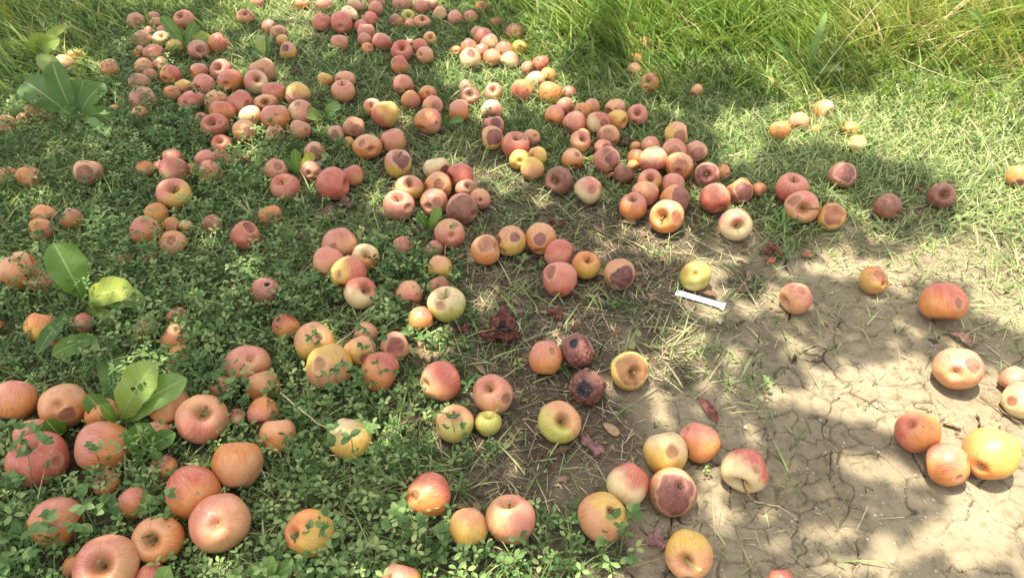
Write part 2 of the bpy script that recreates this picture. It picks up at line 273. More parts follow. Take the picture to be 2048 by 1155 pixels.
APPLES = """
272 42 16 KT b:.2,.1,.5|speckled rosy apple at the far left tip of the upper left heap
309 36 12 KP|small dusky pink apple at the back of the upper left heap
315 48 13 PP|small pink apple between the leaning dock leaf and the speckled one
299 66 12 PK|mauve apple squeezed left of the pale yellow one in the upper left heap
332 64 18 PK q:.85|wide rosy apple directly behind the pale yellow one, upper left
325 80 19 WY q:.85 s:0,-.6|pale yellow apple with a stem speck below the leaning dock leaf
287 80 16 KT g:1|faded pink apple veiled by clover left of the pale yellow one
369 42 20 PP s:-.3,-.6|bright pink apple topping the heap just behind the upright dock leaves
309 107 21 RP q:.8 c:.75,.2|red apple pointing its pit to the right below the pale yellow one
350 97 15 YG g:1|greenish yellow apple half hidden in clover, upper left heap
397 101 20 KP b:.2,-.1,.5 c:0,.1|dusky rose apple with a dark eye right of the dock stems
419 84 13 TO|peach apple behind the round dock leaf beside a red one
289 135 18 TP|peach apple at the left rim of the upper left heap under the red one
322 129 13 KP g:1|dusky pink apple shaded by clover sprigs in the upper left heap
341 151 20 OR a:200 c:-.6,.3|orange red apple with a yellow pit on its left, upper left
399 144 17 PO|pink and orange apple beside the dark gap in the upper left heap
301 153 14 PK|small pink apple tucked left of the yellow pitted one
279 167 18 KP g:1|peach pink apple at the left border of the heap above clover
366 174 17 YT q:.85|yellow tan apple wedged behind the bright red oval one
408 172 22 PP c:-.6,.1|pink apple showing a yellow calyx eye on its left, upper left
383 202 27 RP q:.72|bright red oval apple lying low in front of the upper left heap
345 187 16 OP|orange pink apple left behind the bright red oval one
285 197 22 KT g:1 b:.2,.2,.5|tan rose apple under a crossing clover stalk, left of the heap
72 222 15 OO g:1|orange apple mostly buried below the broad upper dock plant, left one
97 230 14 OT g:1|orange apple mostly buried below the broad upper dock plant, right one
130 131 18 TK g:1|pale tan apple peeping from dry grass above the dock rosette
154 118 16 YO g:1|yellow orange apple sunk in straw coloured grass, far upper left
220 138 16 TO g:1|tan apple covered by grass between the dock rosette and the heap
230 223 12 OB g:1|small brownish orange apple right of the upper dock rosette
281 228 14 TO g:1|tan apple drowned in clover below the upper left heap
280 106 12 TO g:1|small peach apple at the heap's left rim beside the red pitted one
514 4 14 PK|pink apple cut by the top edge above the lone stemmed one
491 35 17 PT s:0,-.6 q:.85|lone pink apple with a stem on grass left of the upper middle
604 6 14 WO|pale orange apple cut by the top edge in sunlit grass
649 8 14 KP g:1|pale pink apple at the top edge behind the red row
714 10 17 WK|pale pink apple lit by sun at the top edge
753 5 16 RP|red pink apple cut by the top edge, behind another pink one
752 18 15 PP|pink apple just below the red one at the top edge
803 9 17 KK g:1|washed out pink apple at the top edge behind the small green one
436 88 20 OR a:200 |orange to red apple right of the round dock leaf
537 54 14 KT|pinkish tan apple behind the small upright dock tuft
557 70 17 TB b:.2,-.3,.5|tan apple half behind the small upright dock tuft
564 82 11 YO g:1|yellow orange apple low behind the small dock tuft
577 103 17 KY m:-.3,-.4,.5|brown topped yellow apple right of the small dock tuft
644 46 18 RP b:.3,-.7,.3|red apple with a cream mark on its top, left of the paired ones
697 31 18 PW a:90|cream and pink apple behind the red one with the open pit
683 47 21 RP c:-.1,.3|red apple showing its dark calyx, upper middle
739 40 16 RP|red apple right behind the column of pink apples, upper middle
723 54 14 RP|top apple of the short pink column, upper middle
732 65 17 PP|second apple down the short pink column, upper middle
730 80 14 PP|third apple down the short pink column, upper middle
762 86 20 PR q:.9|broad dusky red apple at the right foot of the pink column
679 87 17 PT|lone pink and peach apple on green grass, upper middle
736 97 12 OP|small orange pink apple at the bottom of the pink column
804 104 21 RP s:0,-.5|red apple with a clean round pit above the dented orange one
800 131 18 RO b:-.6,-.5,.4|red orange apple with a tan hollow on its upper left
816 34 14 GG s:.1,-.1|small greenish yellow apple behind the flat pink pair, upper middle
793 43 12 BT g:1|dull brown apple left of the small greenish yellow one
443 141 21 PP s:-.2,-.4|pink apple with a faint pit above the wide red orange one
459 163 25 RO c:-.3,.2 q:.88|wide red orange apple with a small hole, front of its pink neighbour
525 143 22 TK g:1|tan pink apple behind thin grass and the pale pitted one
512 166 23 PW s:.2,-.4|pink apple with a cream flat patch round its pit, upper left
548 187 22 RT|red apple between the dark pitted tan one and the pale pitted one
595 188 21 YK g:1|greenish tan rose apple above the yellow white split coloured one
481 206 25 RK|deep pink apple left of the tan one with the dark pit
531 206 24 TB s:0,-.1 q:.7|tan apple turning a dark stem pit upward
432 204 20 TO g:1|tan orange apple between the bright red oval and the deep pink
445 226 24 RO|red orange apple tucked behind the pink stemmed one
502 233 21 WT|pale tan apple left of the pink orange oval
552 236 28 PO a:120 q:.9|large pink orange oval apple, its right end brightest
600 225 25 WP a:200 q:.95|apple half yellow white and half pink with a dock leaf across
689 160 20 TP c:-.6,0 q:.85|tan pink apple behind the tall peach one, side pit left
650 161 15 YO|small yellow green apple left of the stacked peach pair
687 184 23 PT s:0,-.8|tall peach pink apple with a notch on its top
745 216 18 KO s:-.1,-.4|tan apple with an orange belly and pit left of the lit one
771 229 26 RY a:200 |pink apple with a yellow sunlit right shoulder
806 169 20 PP|pink apple above the orange one, left of the sunlit grass
821 201 19 OP|orange pink apple second in the slanting row of four
841 45 17 PT s:.1,-.5 q:.8|flat pink apple with a pit, right half of the flat pair
823 49 11 PP|small pink apple, left half of the flat pair
842 14 15 KP|mauve pink apple near the top edge right of the pale ones
863 7 14 WP|pale sunlit pink apple at the top edge, upper middle
880 28 14 TW|tan apple with straw on its face, upper middle
910 36 15 KP|dusty pink apple between the strawed tan one and the orange pink
941 36 14 PT|orange pink apple alone on dark grass right of the dusty one
992 48 11 RB g:1|small dull red apple alone in shade near the top
964 17 12 OB g:1|brownish orange apple hidden in grass near the top
860 78 13 TY s:.2,-.3|small tan yellow apple behind the pair of dusty reds
840 94 15 RP|pink red apple under the small tan yellow one
820 86 8 PP|tiny pink apple behind the red apple with the round pit
849 111 17 KT c:-.5,-.1|dusty pink apple with an eye right of the red round pitted one
956 66 14 KP|dusky back apple of the big sunlit cluster
966 76 18 PP|pink apple second from the back in the sunlit cluster
1030 67 17 BB w:1 g:1|rotten brown apple in grass behind the sunlit cluster
937 94 16 RO|red apple at the upper left of the sunlit cluster
979 88 18 PW|pale pink apple in the heart of the sunlit cluster
912 104 12 OB c:0,0|small brownish orange apple left end of the sunlit cluster
941 118 21 TW m:.1,-.5,.45|large cream apple with a brown top in the sunlit cluster
964 101 14 PP|small pink apple between the red and cream ones of the cluster
984 116 18 PT|peach pink apple at the front of the sunlit cluster
1009 101 18 RP|pink red apple behind the front pair of the sunlit cluster
1020 120 18 PW|pale pink apple at the right front of the sunlit cluster
1039 97 15 YO b:0,0,.5|yellow orange apple with decay right of the sunlit cluster
1135 77 9 YY g:1|tiny bright yellow apple deep in the sunlit grass
1076 131 17 RR|bright crimson topped apple of the three by the tall grass
1060 135 13 PK|pale pink apple behind the crimson topped one
1096 151 16 OY|orange yellow apple below the crimson topped one
1070 161 20 WP q:.85|cream apple lit by sun below the crimson topped one
1045 182 20 OR g:1|orange red apple left of the orange one, below the cream one
1099 187 20 OO g:1|round orange apple in grass right of the orange red one
1138 186 13 RB g:1|dull red apple hidden in shade right of the round orange one
856 190 18 OR c:0,-.1|orange red apple third in the slanting row of four
930 174 13 KW|pale pink apple behind the mauve rotten one
940 195 20 MK s:0,-.4 w:1|mauve rotten apple with a black stem pit
987 186 18 PT s:-.1,-.4|pink apple with a top pit behind the cream sunlit one
984 220 21 WP g:.5|cream apple striped by sun and grass blades, centre top
918 222 20 PO|apple with pink left half and orange bottom beside small dock leaves
866 212 20 PT b:.3,0,.5|pink apple with a tan patch at the end of the slanting row
858 242 26 PO a:-30|large orange pink apple behind the small dock leaves
1130 212 17 PP|small pink apple at the back of the heart shaped heap
1110 231 20 PO|pink orange apple at the left end of the middle heap
1165 223 17 OT|orange tan apple behind the two reds of the middle heap
1184 215 16 KT|pinkish tan apple at the back of the middle heap
1150 245 23 PP|broad pink apple at the front left of the middle heap
1197 247 24 RW b:.5,-.1,.35|red apple with an orange sore on its right, middle heap
1232 217 20 TK|tan pink apple behind the golden one, middle heap
1233 241 21 YO|golden yellow apple at the front of the middle heap
1274 231 21 PP s:0,-.3|pink apple with a stem pit at the right end of the middle heap
1258 60 13 PK g:1|pinkish apple buried in tall grass, highest of the trail
1289 91 15 TP g:1|tan pink apple buried in tall grass, second of the trail
1271 120 11 OT g:1|small orange apple in tall grass above the dusky rose one
1269 140 15 KP g:.6|dusky rose apple in grass above the peach sunlit one
1300 167 19 PO s:-.3,-.3|peach pink sunlit apple alone at the foot of the tall grass
1393 183 12 TB g:1|tan brown apple smothered in grass right of the peach sunlit one
1597 243 19 TP|peach apple in strong sun on the right hand grass
1560 262 20 OO g:.7|orange apple veiled by sunlit grass left of the peach one
1646 219 19 WO a:0|white sunlit apple with an orange side, right hand grass
1629 260 11 OO g:.7|small orange apple in grass right of the peach one
1713 287 17 YW g:.5|pale yellow apple in sunlit grass, right
1700 258 13 YO g:1|yellow orange apple sunk in grass above the pale yellow one
1685 350 26 KB m:.2,-.2,.7 g:.3|brown tan apple alone in the shadow of the right grass
1775 413 26 MM q:.95|evenly brown apple alone between grass and dry soil
1882 392 25 MM s:.2,-.2 w:.5|dark brown apple with straw lying over its left side
2036 354 22 OT m:.3,.6,.5 g:.3|orange apple cut by the right edge in sunlit grass
1583 379 31 PR s:0,-.75|pinkish red apple behind the stemmed peach one at the grass edge
1603 414 33 PT s:.15,.1|peach red apple with a sideways stem at the grass edge
1663 434 26 OY b:.1,-.3,.75|orange apple with a flat brown face right of the stemmed one
1518 380 15 OM|orange apple with a brown base behind the half rotten one
10 251 18 TP g:1|peach apple cut by the left edge, overgrown, upper left
48 240 12 TK g:1|small tan apple overgrown near the left edge
177 347 27 TB b:-.3,-.1,.6 g:.8|brownish tan apple lone in long grass, left of the pink trio
14 353 17 OT g:1|tan orange apple buried near the left edge, beside an orange one
58 356 20 OT g:1|orange apple buried in clover near the left edge
343 319 19 PR|pink apple peeping behind the round red pink one, left
351 341 28 RP|round red pink apple above the tall peach stemmed one, left
297 337 18 OT g:.7|tan orange apple left of the round red pink one
318 335 15 PO g:.4|small pink orange apple squeezed beside the round red pink one
349 391 32 PY s:.05,-.55|tall peach apple with yellow base and dark stem, left clover
314 429 22 OY|orange yellow apple below the tall peach stemmed one
343 451 17 OP|peach orange apple left of the straw coloured one
372 452 13 WY g:.6|small straw yellow apple beside the peach orange one
292 461 29 PO g:.7|pink orange apple under grass left of the peach orange one
87 432 20 OT g:1|orange apple deep in grass, upper of the left edge pair
83 460 20 OP g:1|orange pink apple deep in grass, lower of the left edge pair
145 440 20 KO g:1|tan rose apple deep in grass above the tall dock leaf
430 252 27 RP s:-.2,-.4 q:.85|red pink apple with a dark stem at the lower end of the long heap
404 239 14 PT g:.6|small peach apple behind the red pink stemmed one
489 264 23 TO b:.2,.2,.5|orange tan apple with a shaded hollow, left of the clover sprig
550 269 19 PT g:.4|pink apple behind the clover sprig below the long heap
600 260 20 KT|tan rose apple under the dock leaf right of the big oval
442 294 20 RP s:-.1,-.5|red pink apple with a pit above the crimson small one
416 319 22 PR|pink apple at the top of the clovered pair, left
421 345 23 PO g:.5|pink and orange apple below its pink twin in clover
460 323 13 RR g:.5|small crimson apple peeking through clover, left
438 312 15 OP|peach orange apple linking the pitted red and the small crimson
386 338 13 YO g:.5|yellow orange apple hidden right of the round red pink one
552 339 23 PT|pink peach apple behind the red one with the mossy base
572 375 28 RP s:-.25,-.6|red apple with greenish speckled base and a notch on top
621 344 21 KB c:-.2,.1 w:.3|brownish apple with a black eye below the withered flower
630 305 21 TB b:.1,0,.6|brown tan apple behind the dock blade and withered flower
666 368 32 RR|large plain deep red apple in the open, left of centre
706 351 21 RT|dusky red apple behind the right shoulder of the large plain red
674 267 17 KW b:-.2,0,.5|pale scabby pink apple with a cream flake, left of the brown top
707 256 22 TB b:.2,.3,.6|tan brown apple above the one with the big bruise
697 284 11 OY|small orange yellow apple left of the bruised tan one
736 294 29 TO b:-.4,-.4,.38 c:.2,.25 q:.86|large tan apple with a grey brown bruise and open eye
787 282 24 PT|plain pink peach apple right of the bruised tan one
796 328 27 KY m:.3,-.2,.6 s:.1,-.8|apple shaded mauve above and yellow below with upright stem
819 377 28 PY s:0,-.4 q:.9|red and orange apple with a stemmed pit in the central group
798 412 31 PK s:0,-.65 b:.55,.1,.25|pale pink apple with a dark stem and tan spot, sunlit on its left
874 339 25 WT m:.7,.1,.45|cream apple with a brown right side at the back of the group
875 372 27 TO b:.1,-.1,.45|tan orange apple with a round grey bruise in the group's centre
922 355 26 RR|bright red apple at the right back of the central group
867 405 27 PK b:.3,-.1,.35 c:-.4,.3|pink apple with a light tan window in the central group
933 376 23 KB s:.2,-.4 w:1 q:.85|wrinkled mauve apple with a black pit in the central group
925 418 31 PM b:.2,.1,.95|apple with pink rim and huge flat brown face, central group
960 398 21 TP c:0,.1|small tan apple with a central eye at the right of the group
987 254 21 PM m:.2,-.4,.5|red apple with brown top behind the dark patched one
985 276 22 TY m:.3,-.1,.7|tan apple with a dark mauve face turned right
1031 292 27 PR s:.1,-.7|pink red apple with a shallow pit touching the dark patched one
1064 276 17 TK c:.4,-.2|tan pink apple with a pale sore behind the pink red one
1040 319 21 GY c:0,.1|greenish yellow apple with an eye in the centre
1075 312 19 OY a:180|amber apple with a tiny stem right of the greenish one
1064 338 23 YT|yellow tan apple in front of the greenish and amber ones
1119 360 27 BM s:-.35,.1 b:.3,-.3,1.1|round all brown apple with a straw lined pit, centre
1177 379 27 PW b:.3,0,.38|pink apple with a cream rimmed tan hollow, centre right
1160 284 21 PT s:.3,-.4|pinkish tan apple below the front of the middle heap
1166 271 14 TK|tan apple peeping behind the pinkish one below the middle heap
1145 317 21 TO m:.5,-.4,.35|orange tan apple with a dark scar on its upper right
1216 277 23 TB b:0,-.2,.6|brown orange apple below the golden one of the middle heap
1206 293 18 PM m:.4,-.1,.5|small pink apple with a mauve sore under the brown orange one
1214 321 27 PM a:180 m:.6,-.1,.65|apple red on the left and greyish mauve on the right
1246 350 20 BM b:0,0,1.1|dull brown apple below the red and mauve one
1272 295 12 OB|small orange apple with brown skin among dry scraps
1300 291 19 PT|pink tan apple behind the pale topped red one
1272 314 16 TO|tan orange apple left of the pale topped red one
1266 331 12 OT|small peach orange apple above the dull brown one
1308 321 28 WR s:.4,.8|apple with cream leaf shaded top and red base, right cluster
1352 302 25 PT b:.1,0,.55|pink apple with a round sunken tan patch, right cluster
1352 270 24 TY b:.3,.1,.5|rosy tan apple crowning the right cluster
1387 303 22 KT b:.2,.2,.6|pink tan apple at the right shoulder of the right cluster
1357 333 27 TO c:0,.35 b:0,0,.7|flattened tan apple with a sunken centre, right cluster
1414 350 25 KB s:0,0 m:.1,.1,.8|mauve brown apple with a funnel pit facing forward
1445 344 15 OT|orange apple behind the mauve brown funnel one
1300 363 24 PY s:0,-.3|peach pink apple with a dark stem below the red based one
1290 388 26 TP|tan peach apple between the stemmed one and the pale topped one
1345 371 23 PT|peach pink apple behind the half orange half maroon one
1350 396 28 OM a:180 m:.45,-.1,.75|apple half orange and half maroon, right cluster
1266 414 27 PO s:-.1,-.7|pale topped peach apple at the left foot of the right cluster
1335 433 33 TO s:-.35,.05 b:.5,-.05,.35|large golden peach apple with pit and round tan patch
1429 396 30 PR|plain pinkish red apple beside the half maroon half orange pair
1480 383 26 OM m:.4,-.1,.7|orange apple with a maroon right face by the grass edge
1470 448 32 PW s:.2,.15|pale sunlit pink apple with a slit stem pit on the dry edge
38 543 36 TO|large orange apple near the left edge with clover shadow on top
90 566 22 TK g:1|tan apple almost hidden right of the large left edge orange
84 658 31 OY g:.2|orange apple crossed by a long dark dock leaf
167 645 20 PK|dusky pink apple behind the yellow dock leaf's stalk
109 680 19 BO g:.3|brownish apple under the long dock leaves
346 487 26 OT g:.8|orange apple veiled by grass below the small straw yellow one
250 523 14 OO g:1|small orange apple sunk in clover, right of the tall dock leaf
301 521 11 OB g:1|tiny brown orange apple sunk in clover, middle left
356 635 21 PO g:.7|pink apple in clover left of the peach fragments
352 677 28 TO g:.9|tan orange apple striped by clover right of the dock plant
291 658 20 TO g:1|pale tan apple hidden beneath grass right of the dock plant
360 712 20 OO g:1|orange apple glimpsed under clover below the striped tan one
0 650 9 OO|tiny slice of orange apple at the left edge
495 728 45 PT c:.2,-.2 g:.3 q:.85|large rosy tan apple with a grassy belly and small eye
424 448 16 BK g:1|small brown apple sunk in grass left of the torn red one
542 433 19 OB g:1|orange apple hidden in grass above the torn red one
492 472 28 RR h:.4,-.6,.5|dark red apple torn open at the top with dried shreds
529 584 29 PB w:1 k:.3,-.5,.25 g:.3|shrivelled pink brown apple with cracked top in clover
679 487 33 PT b:-.4,.1,.25|rosy tan apple at the top of the four left of centre
658 527 31 PT|plain rosy apple at the left of the four left of centre
697 545 35 YR a:180|apple yellow on the left and red on the right
731 516 27 WO s:0,-.35|cream apple with an upright stem lit by the sun
720 586 32 RW s:.45,-.2|rose apple with white base and stemmed pit to the right
807 492 20 PP g:.4|pink red apple behind the narrow dock blades
869 497 17 PK c:-.2,0|small rose apple with a black eye under the flat peach one
880 533 23 TY|peach yellow apple with clover leaf shadows
900 468 30 TP c:.1,.1|peach apple with clover across its face above the small rose one
819 586 26 TP|round brownish peach apple left of the very large pale one
877 573 22 BR g:.3|reddish brown apple behind the large pale cream one
894 610 37 WG s:-.2,-.7|large pale cream green apple with a pink blush on its top
841 637 24 RO|red orange apple beneath the large pale cream green one
571 654 27 RO g:.6|red orange apple behind clover left of the yellow based one
628 682 38 TY|peach and yellow apple with round clover shadows
732 666 23 TK g:.8|dull peach apple hidden behind a tall clover sprig
718 708 32 TY g:.2|tan yellow apple behind the clover sprig, between pink and yellow
789 693 28 KT h:.1,0,.62|apple with a gnawed brown hollow facing up
661 728 43 YT b:-.4,-.2,.3|broad yellow apple with a mauve flush behind clover leaves
759 741 38 RO a:50|crimson and orange apple with a clover shadow, centre left
526 771 31 TO g:.7|tan orange apple in the clover below the rosy grassy bellied one
444 776 22 TK g:1|small tan apple under grass above the deep pitted one
527 823 30 OP g:.5|orange pink apple between the clover and the spotted tan one
556 870 34 TO g:.2|tan apple with two black specks, left of the yellow clovered one
473 834 18 PW g:.8|small peach apple right of the deep pitted one
699 876 42 WY g:.1|pale yellow apple overlaid by a clover rosette
880 762 39 TR a:230 c:-.75,.1|orange red apple with a side pit, left of the broken straw stem
909 849 37 TG s:0,-.7 b:-.9,0,.3|yellow and tan apple with a clover sprig over its top
29 799 41 PO|big orange pink apple cut by the left edge
121 819 44 TO c:-.15,-.15|big orange apple with an open eye near the left edge
206 826 32 OO g:.3|orange apple behind the base of the large holed dock plant
337 823 38 OT|plain orange apple behind the deep pitted peach one
405 838 48 TP s:.1,-.3|peach apple with a deep shadowed stem pit, lower left
76 866 36 PK|pink apple behind the big red one at the left edge
80 920 54 RR s:-.1,-.75|very big rosy red apple with a greenish top, left edge
207 893 51 PO|large pink orange apple below the holed dock leaf
320 862 28 PT g:.2|pink apple behind the dark round dock leaf
327 935 22 BO g:1|brown orange apple sunk in shadow right of the dark dock leaf
474 930 48 OT|large orange apple touching a red flushed one, lower left
386 981 50 RO k:.1,.2,.06|large red flushed apple with small scabs, lower left
440 1045 56 PT c:-.1,0|very large peach apple with a broad open pit, lower left
312 1086 47 TO s:-.35,-.15|orange apple with a stemmed pit behind the sunlit topped one
222 1126 60 PT s:-.1,-.25|biggest pinkish apple with a sunlit stem pit at the bottom edge
111 1043 48 PO g:.9|pink orange apple buried in clover, lower left corner
268 1006 30 PO g:.9|pink apple tucked in clover above the stemmed orange one
215 966 25 KO g:1|brownish pink apple lost in clover below the large pink orange
303 1150 27 RP|red apple slice at the bottom edge under the orange one
152 1130 24 OB|orange apple piece left of the biggest pinkish one
618 1065 46 OY c:-.6,-.2 a:135|orange and yellow apple behind clover, bottom left of centre
855 990 43 RO b:-.6,-.1,.3|peach red split apple amid grass, bottom centre left
937 1052 37 TY|plain tan apple with clover leaf, left of its orange neighbour
1021 1038 48 TP a:170 s:-.1,-.75|orange and red apple right of the plain tan one, bottom centre
1207 1031 48 YT c:.3,-.3|dull yellow apple with a dark eye, bottom centre right
802 1162 38 PY|apple top rising over the bottom edge in the clover
971 500 29 TO b:.1,-.5,.65|orange apple with a tan cap left of the dark patched yellow
1021 483 30 TY m:.3,-.3,.36 m:-.9,-.1,.4|yellow apple with dark patch on top and maroon left side
1083 481 31 TO m:0,0,.42|tan apple with a dark heart shaped patch
1116 505 29 RP|plain red pink apple between the patched tan and the yellow
1172 531 28 OY s:.1,-.5|amber yellow apple right of the red pink pair
1119 559 34 PR b:-.55,-.5,.4|pink red apple with a tan sunken shoulder
1238 549 31 TB m:.35,.25,.75 w:.8|tan apple with a dark wrinkled lower half
1091 714 31 PO q:1.12|tall orange apple with pink top next to the black spotted one
1153 701 34 MO w:1 k:-.15,-.45,.28 m:.2,0,1.0|wrinkled maroon apple with a black spot and yellow foot
1175 774 36 MB w:1 k:-.2,.15,.45 m:.2,-.2,1.2|shrivelled maroon apple with a black hollow
1257 740 37 GY b:.3,-.2,.85 s:.4,.1|yellow green apple with a torn brown face
986 790 39 PT s:-.15,-.45 b:.6,.2,.3|rosy peach apple with stem and tan blotch above the small green
976 847 26 GG s:.1,-.7|small green apple with a long stem
1117 844 42 TG s:.25,-.1|plain greenish yellow apple with a round stem pit, centre
1391 551 30 YG c:0,-.1|yellow green apple beside the white tube
1592 596 31 PT b:.2,-.6,.4|faded pink apple with a tan dent on the dry soil
1748 561 27 OY b:.2,-.5,.5 c:.7,0|small amber apple with brown top on dry soil
1887 603 41 RO b:.6,-.2,.28|large red apple with a brown corner patch on dry soil
1915 738 43 PT c:0,.2 b:.5,-.5,.4|pink apple with open eye and sunken corner on cracked soil
2030 758 25 PK|pink apple half behind the sunlit one at the right edge
2042 801 35 PW|sunlit peach apple cut by the right edge
1334 902 43 WY|pale yellow apple topping the cluster on cracked soil
1394 886 39 PO|orange apple with mauve top behind the pale yellow one
1490 938 44 RW s:.0,.78 b:.45,-.15,.2|pink and cream apple with a long stem in front
1347 982 47 TB m:.15,.1,.86 c:.25,-.35|apple with a big dark brown face and peach rim
1378 1108 46 YT s:-.05,.35 m:.3,.95,.3|amber yellow apple with a long stem, bottom edge
1834 862 41 RO a:200 c:-.4,-.15|sunlit red orange apple left of the sunlit trio
1895 928 41 PO b:.7,.3,.2|sunlit peach apple at the bottom of the sunlit trio
1979 909 50 YO c:0,.6|largest sunlit yellow apple at the right of the trio
1562 1158 22 RP|thin slice of red apple at the bottom edge on cracked soil
1256 966 41 RW|crimson topped pale apple left of the big brown faced one
"""
# ------------------------------------------------------------------ apples: parse
CODE = dict(R=(.53, .15, .10), P=(.60, .24, .165), K=(.54, .26, .18), O=(.64, .26, .08), T=(.64, .33, .165), Y=(.66, .44, .10),
            G=(.48, .48, .12), W=(.72, .60, .33), M=(.25, .10, .07), B=(.32, .145, .085))
class A: pass
apples = []
for ln in APPLES.strip().splitlines():
    d, lab = ln.split('|'); t = d.split(); a = A()
    a.px, a.py, a.rp = float(t[0]), float(t[1]), float(t[2]); a.c = t[3]; a.label = lab.strip()
    a.g = 0; a.w = 0; a.rp *= 1.03; a.q = None; a.a = None; a.ax = []; a.rot = []
    for k in t[4:]:
        key, val = k.split(':'); v = [float(x) for x in val.split(',')]
        if key in 'gwqa': setattr(a, key, v[0])
        elif key in 'sc': a.ax.append((key, v))
        else: a.rot.append((key, v))
    if a.g >= .9 and a.rp < 25: a.rp *= 1.14
    r = .035
    for _ in range(6):
        zc = r * (.86 - .12 * a.g * (a.g > .5)); P = gpt(a.px, a.py, zc); dep = (P - [0, 0, CH]) @ CFW; r = a.rp * dep / F
    a.r, a.P, a.dep = r, P, dep
    apples.append(a)
# ease overlapping neighbours apart, mostly along the line of sight's ground direction
for it in range(60):
    mv = 0
    for i, a in enumerate(apples):
        for b in apples[i + 1:]:
            if abs(a.px - b.px) > 120 or abs(a.py - b.py) > 120: continue
            d = b.P - a.P; L = np.linalg.norm(d); need = (a.r + b.r) * (.93 - .12 * (a.g > .5 or b.g > .5))
            if L < need:
                da = d / max(L, 1e-6); da = da * [.35, 1, .15]; da /= np.linalg.norm(da) + 1e-9
                m = min(.25 * (need - L), .004); a.P = a.P - da * m; b.P = b.P + da * m; mv += 1
    if not mv: break
AP = np.array([a.P for a in apples]); AR = np.array([a.r for a in apples]); AG = np.array([a.g for a in apples])

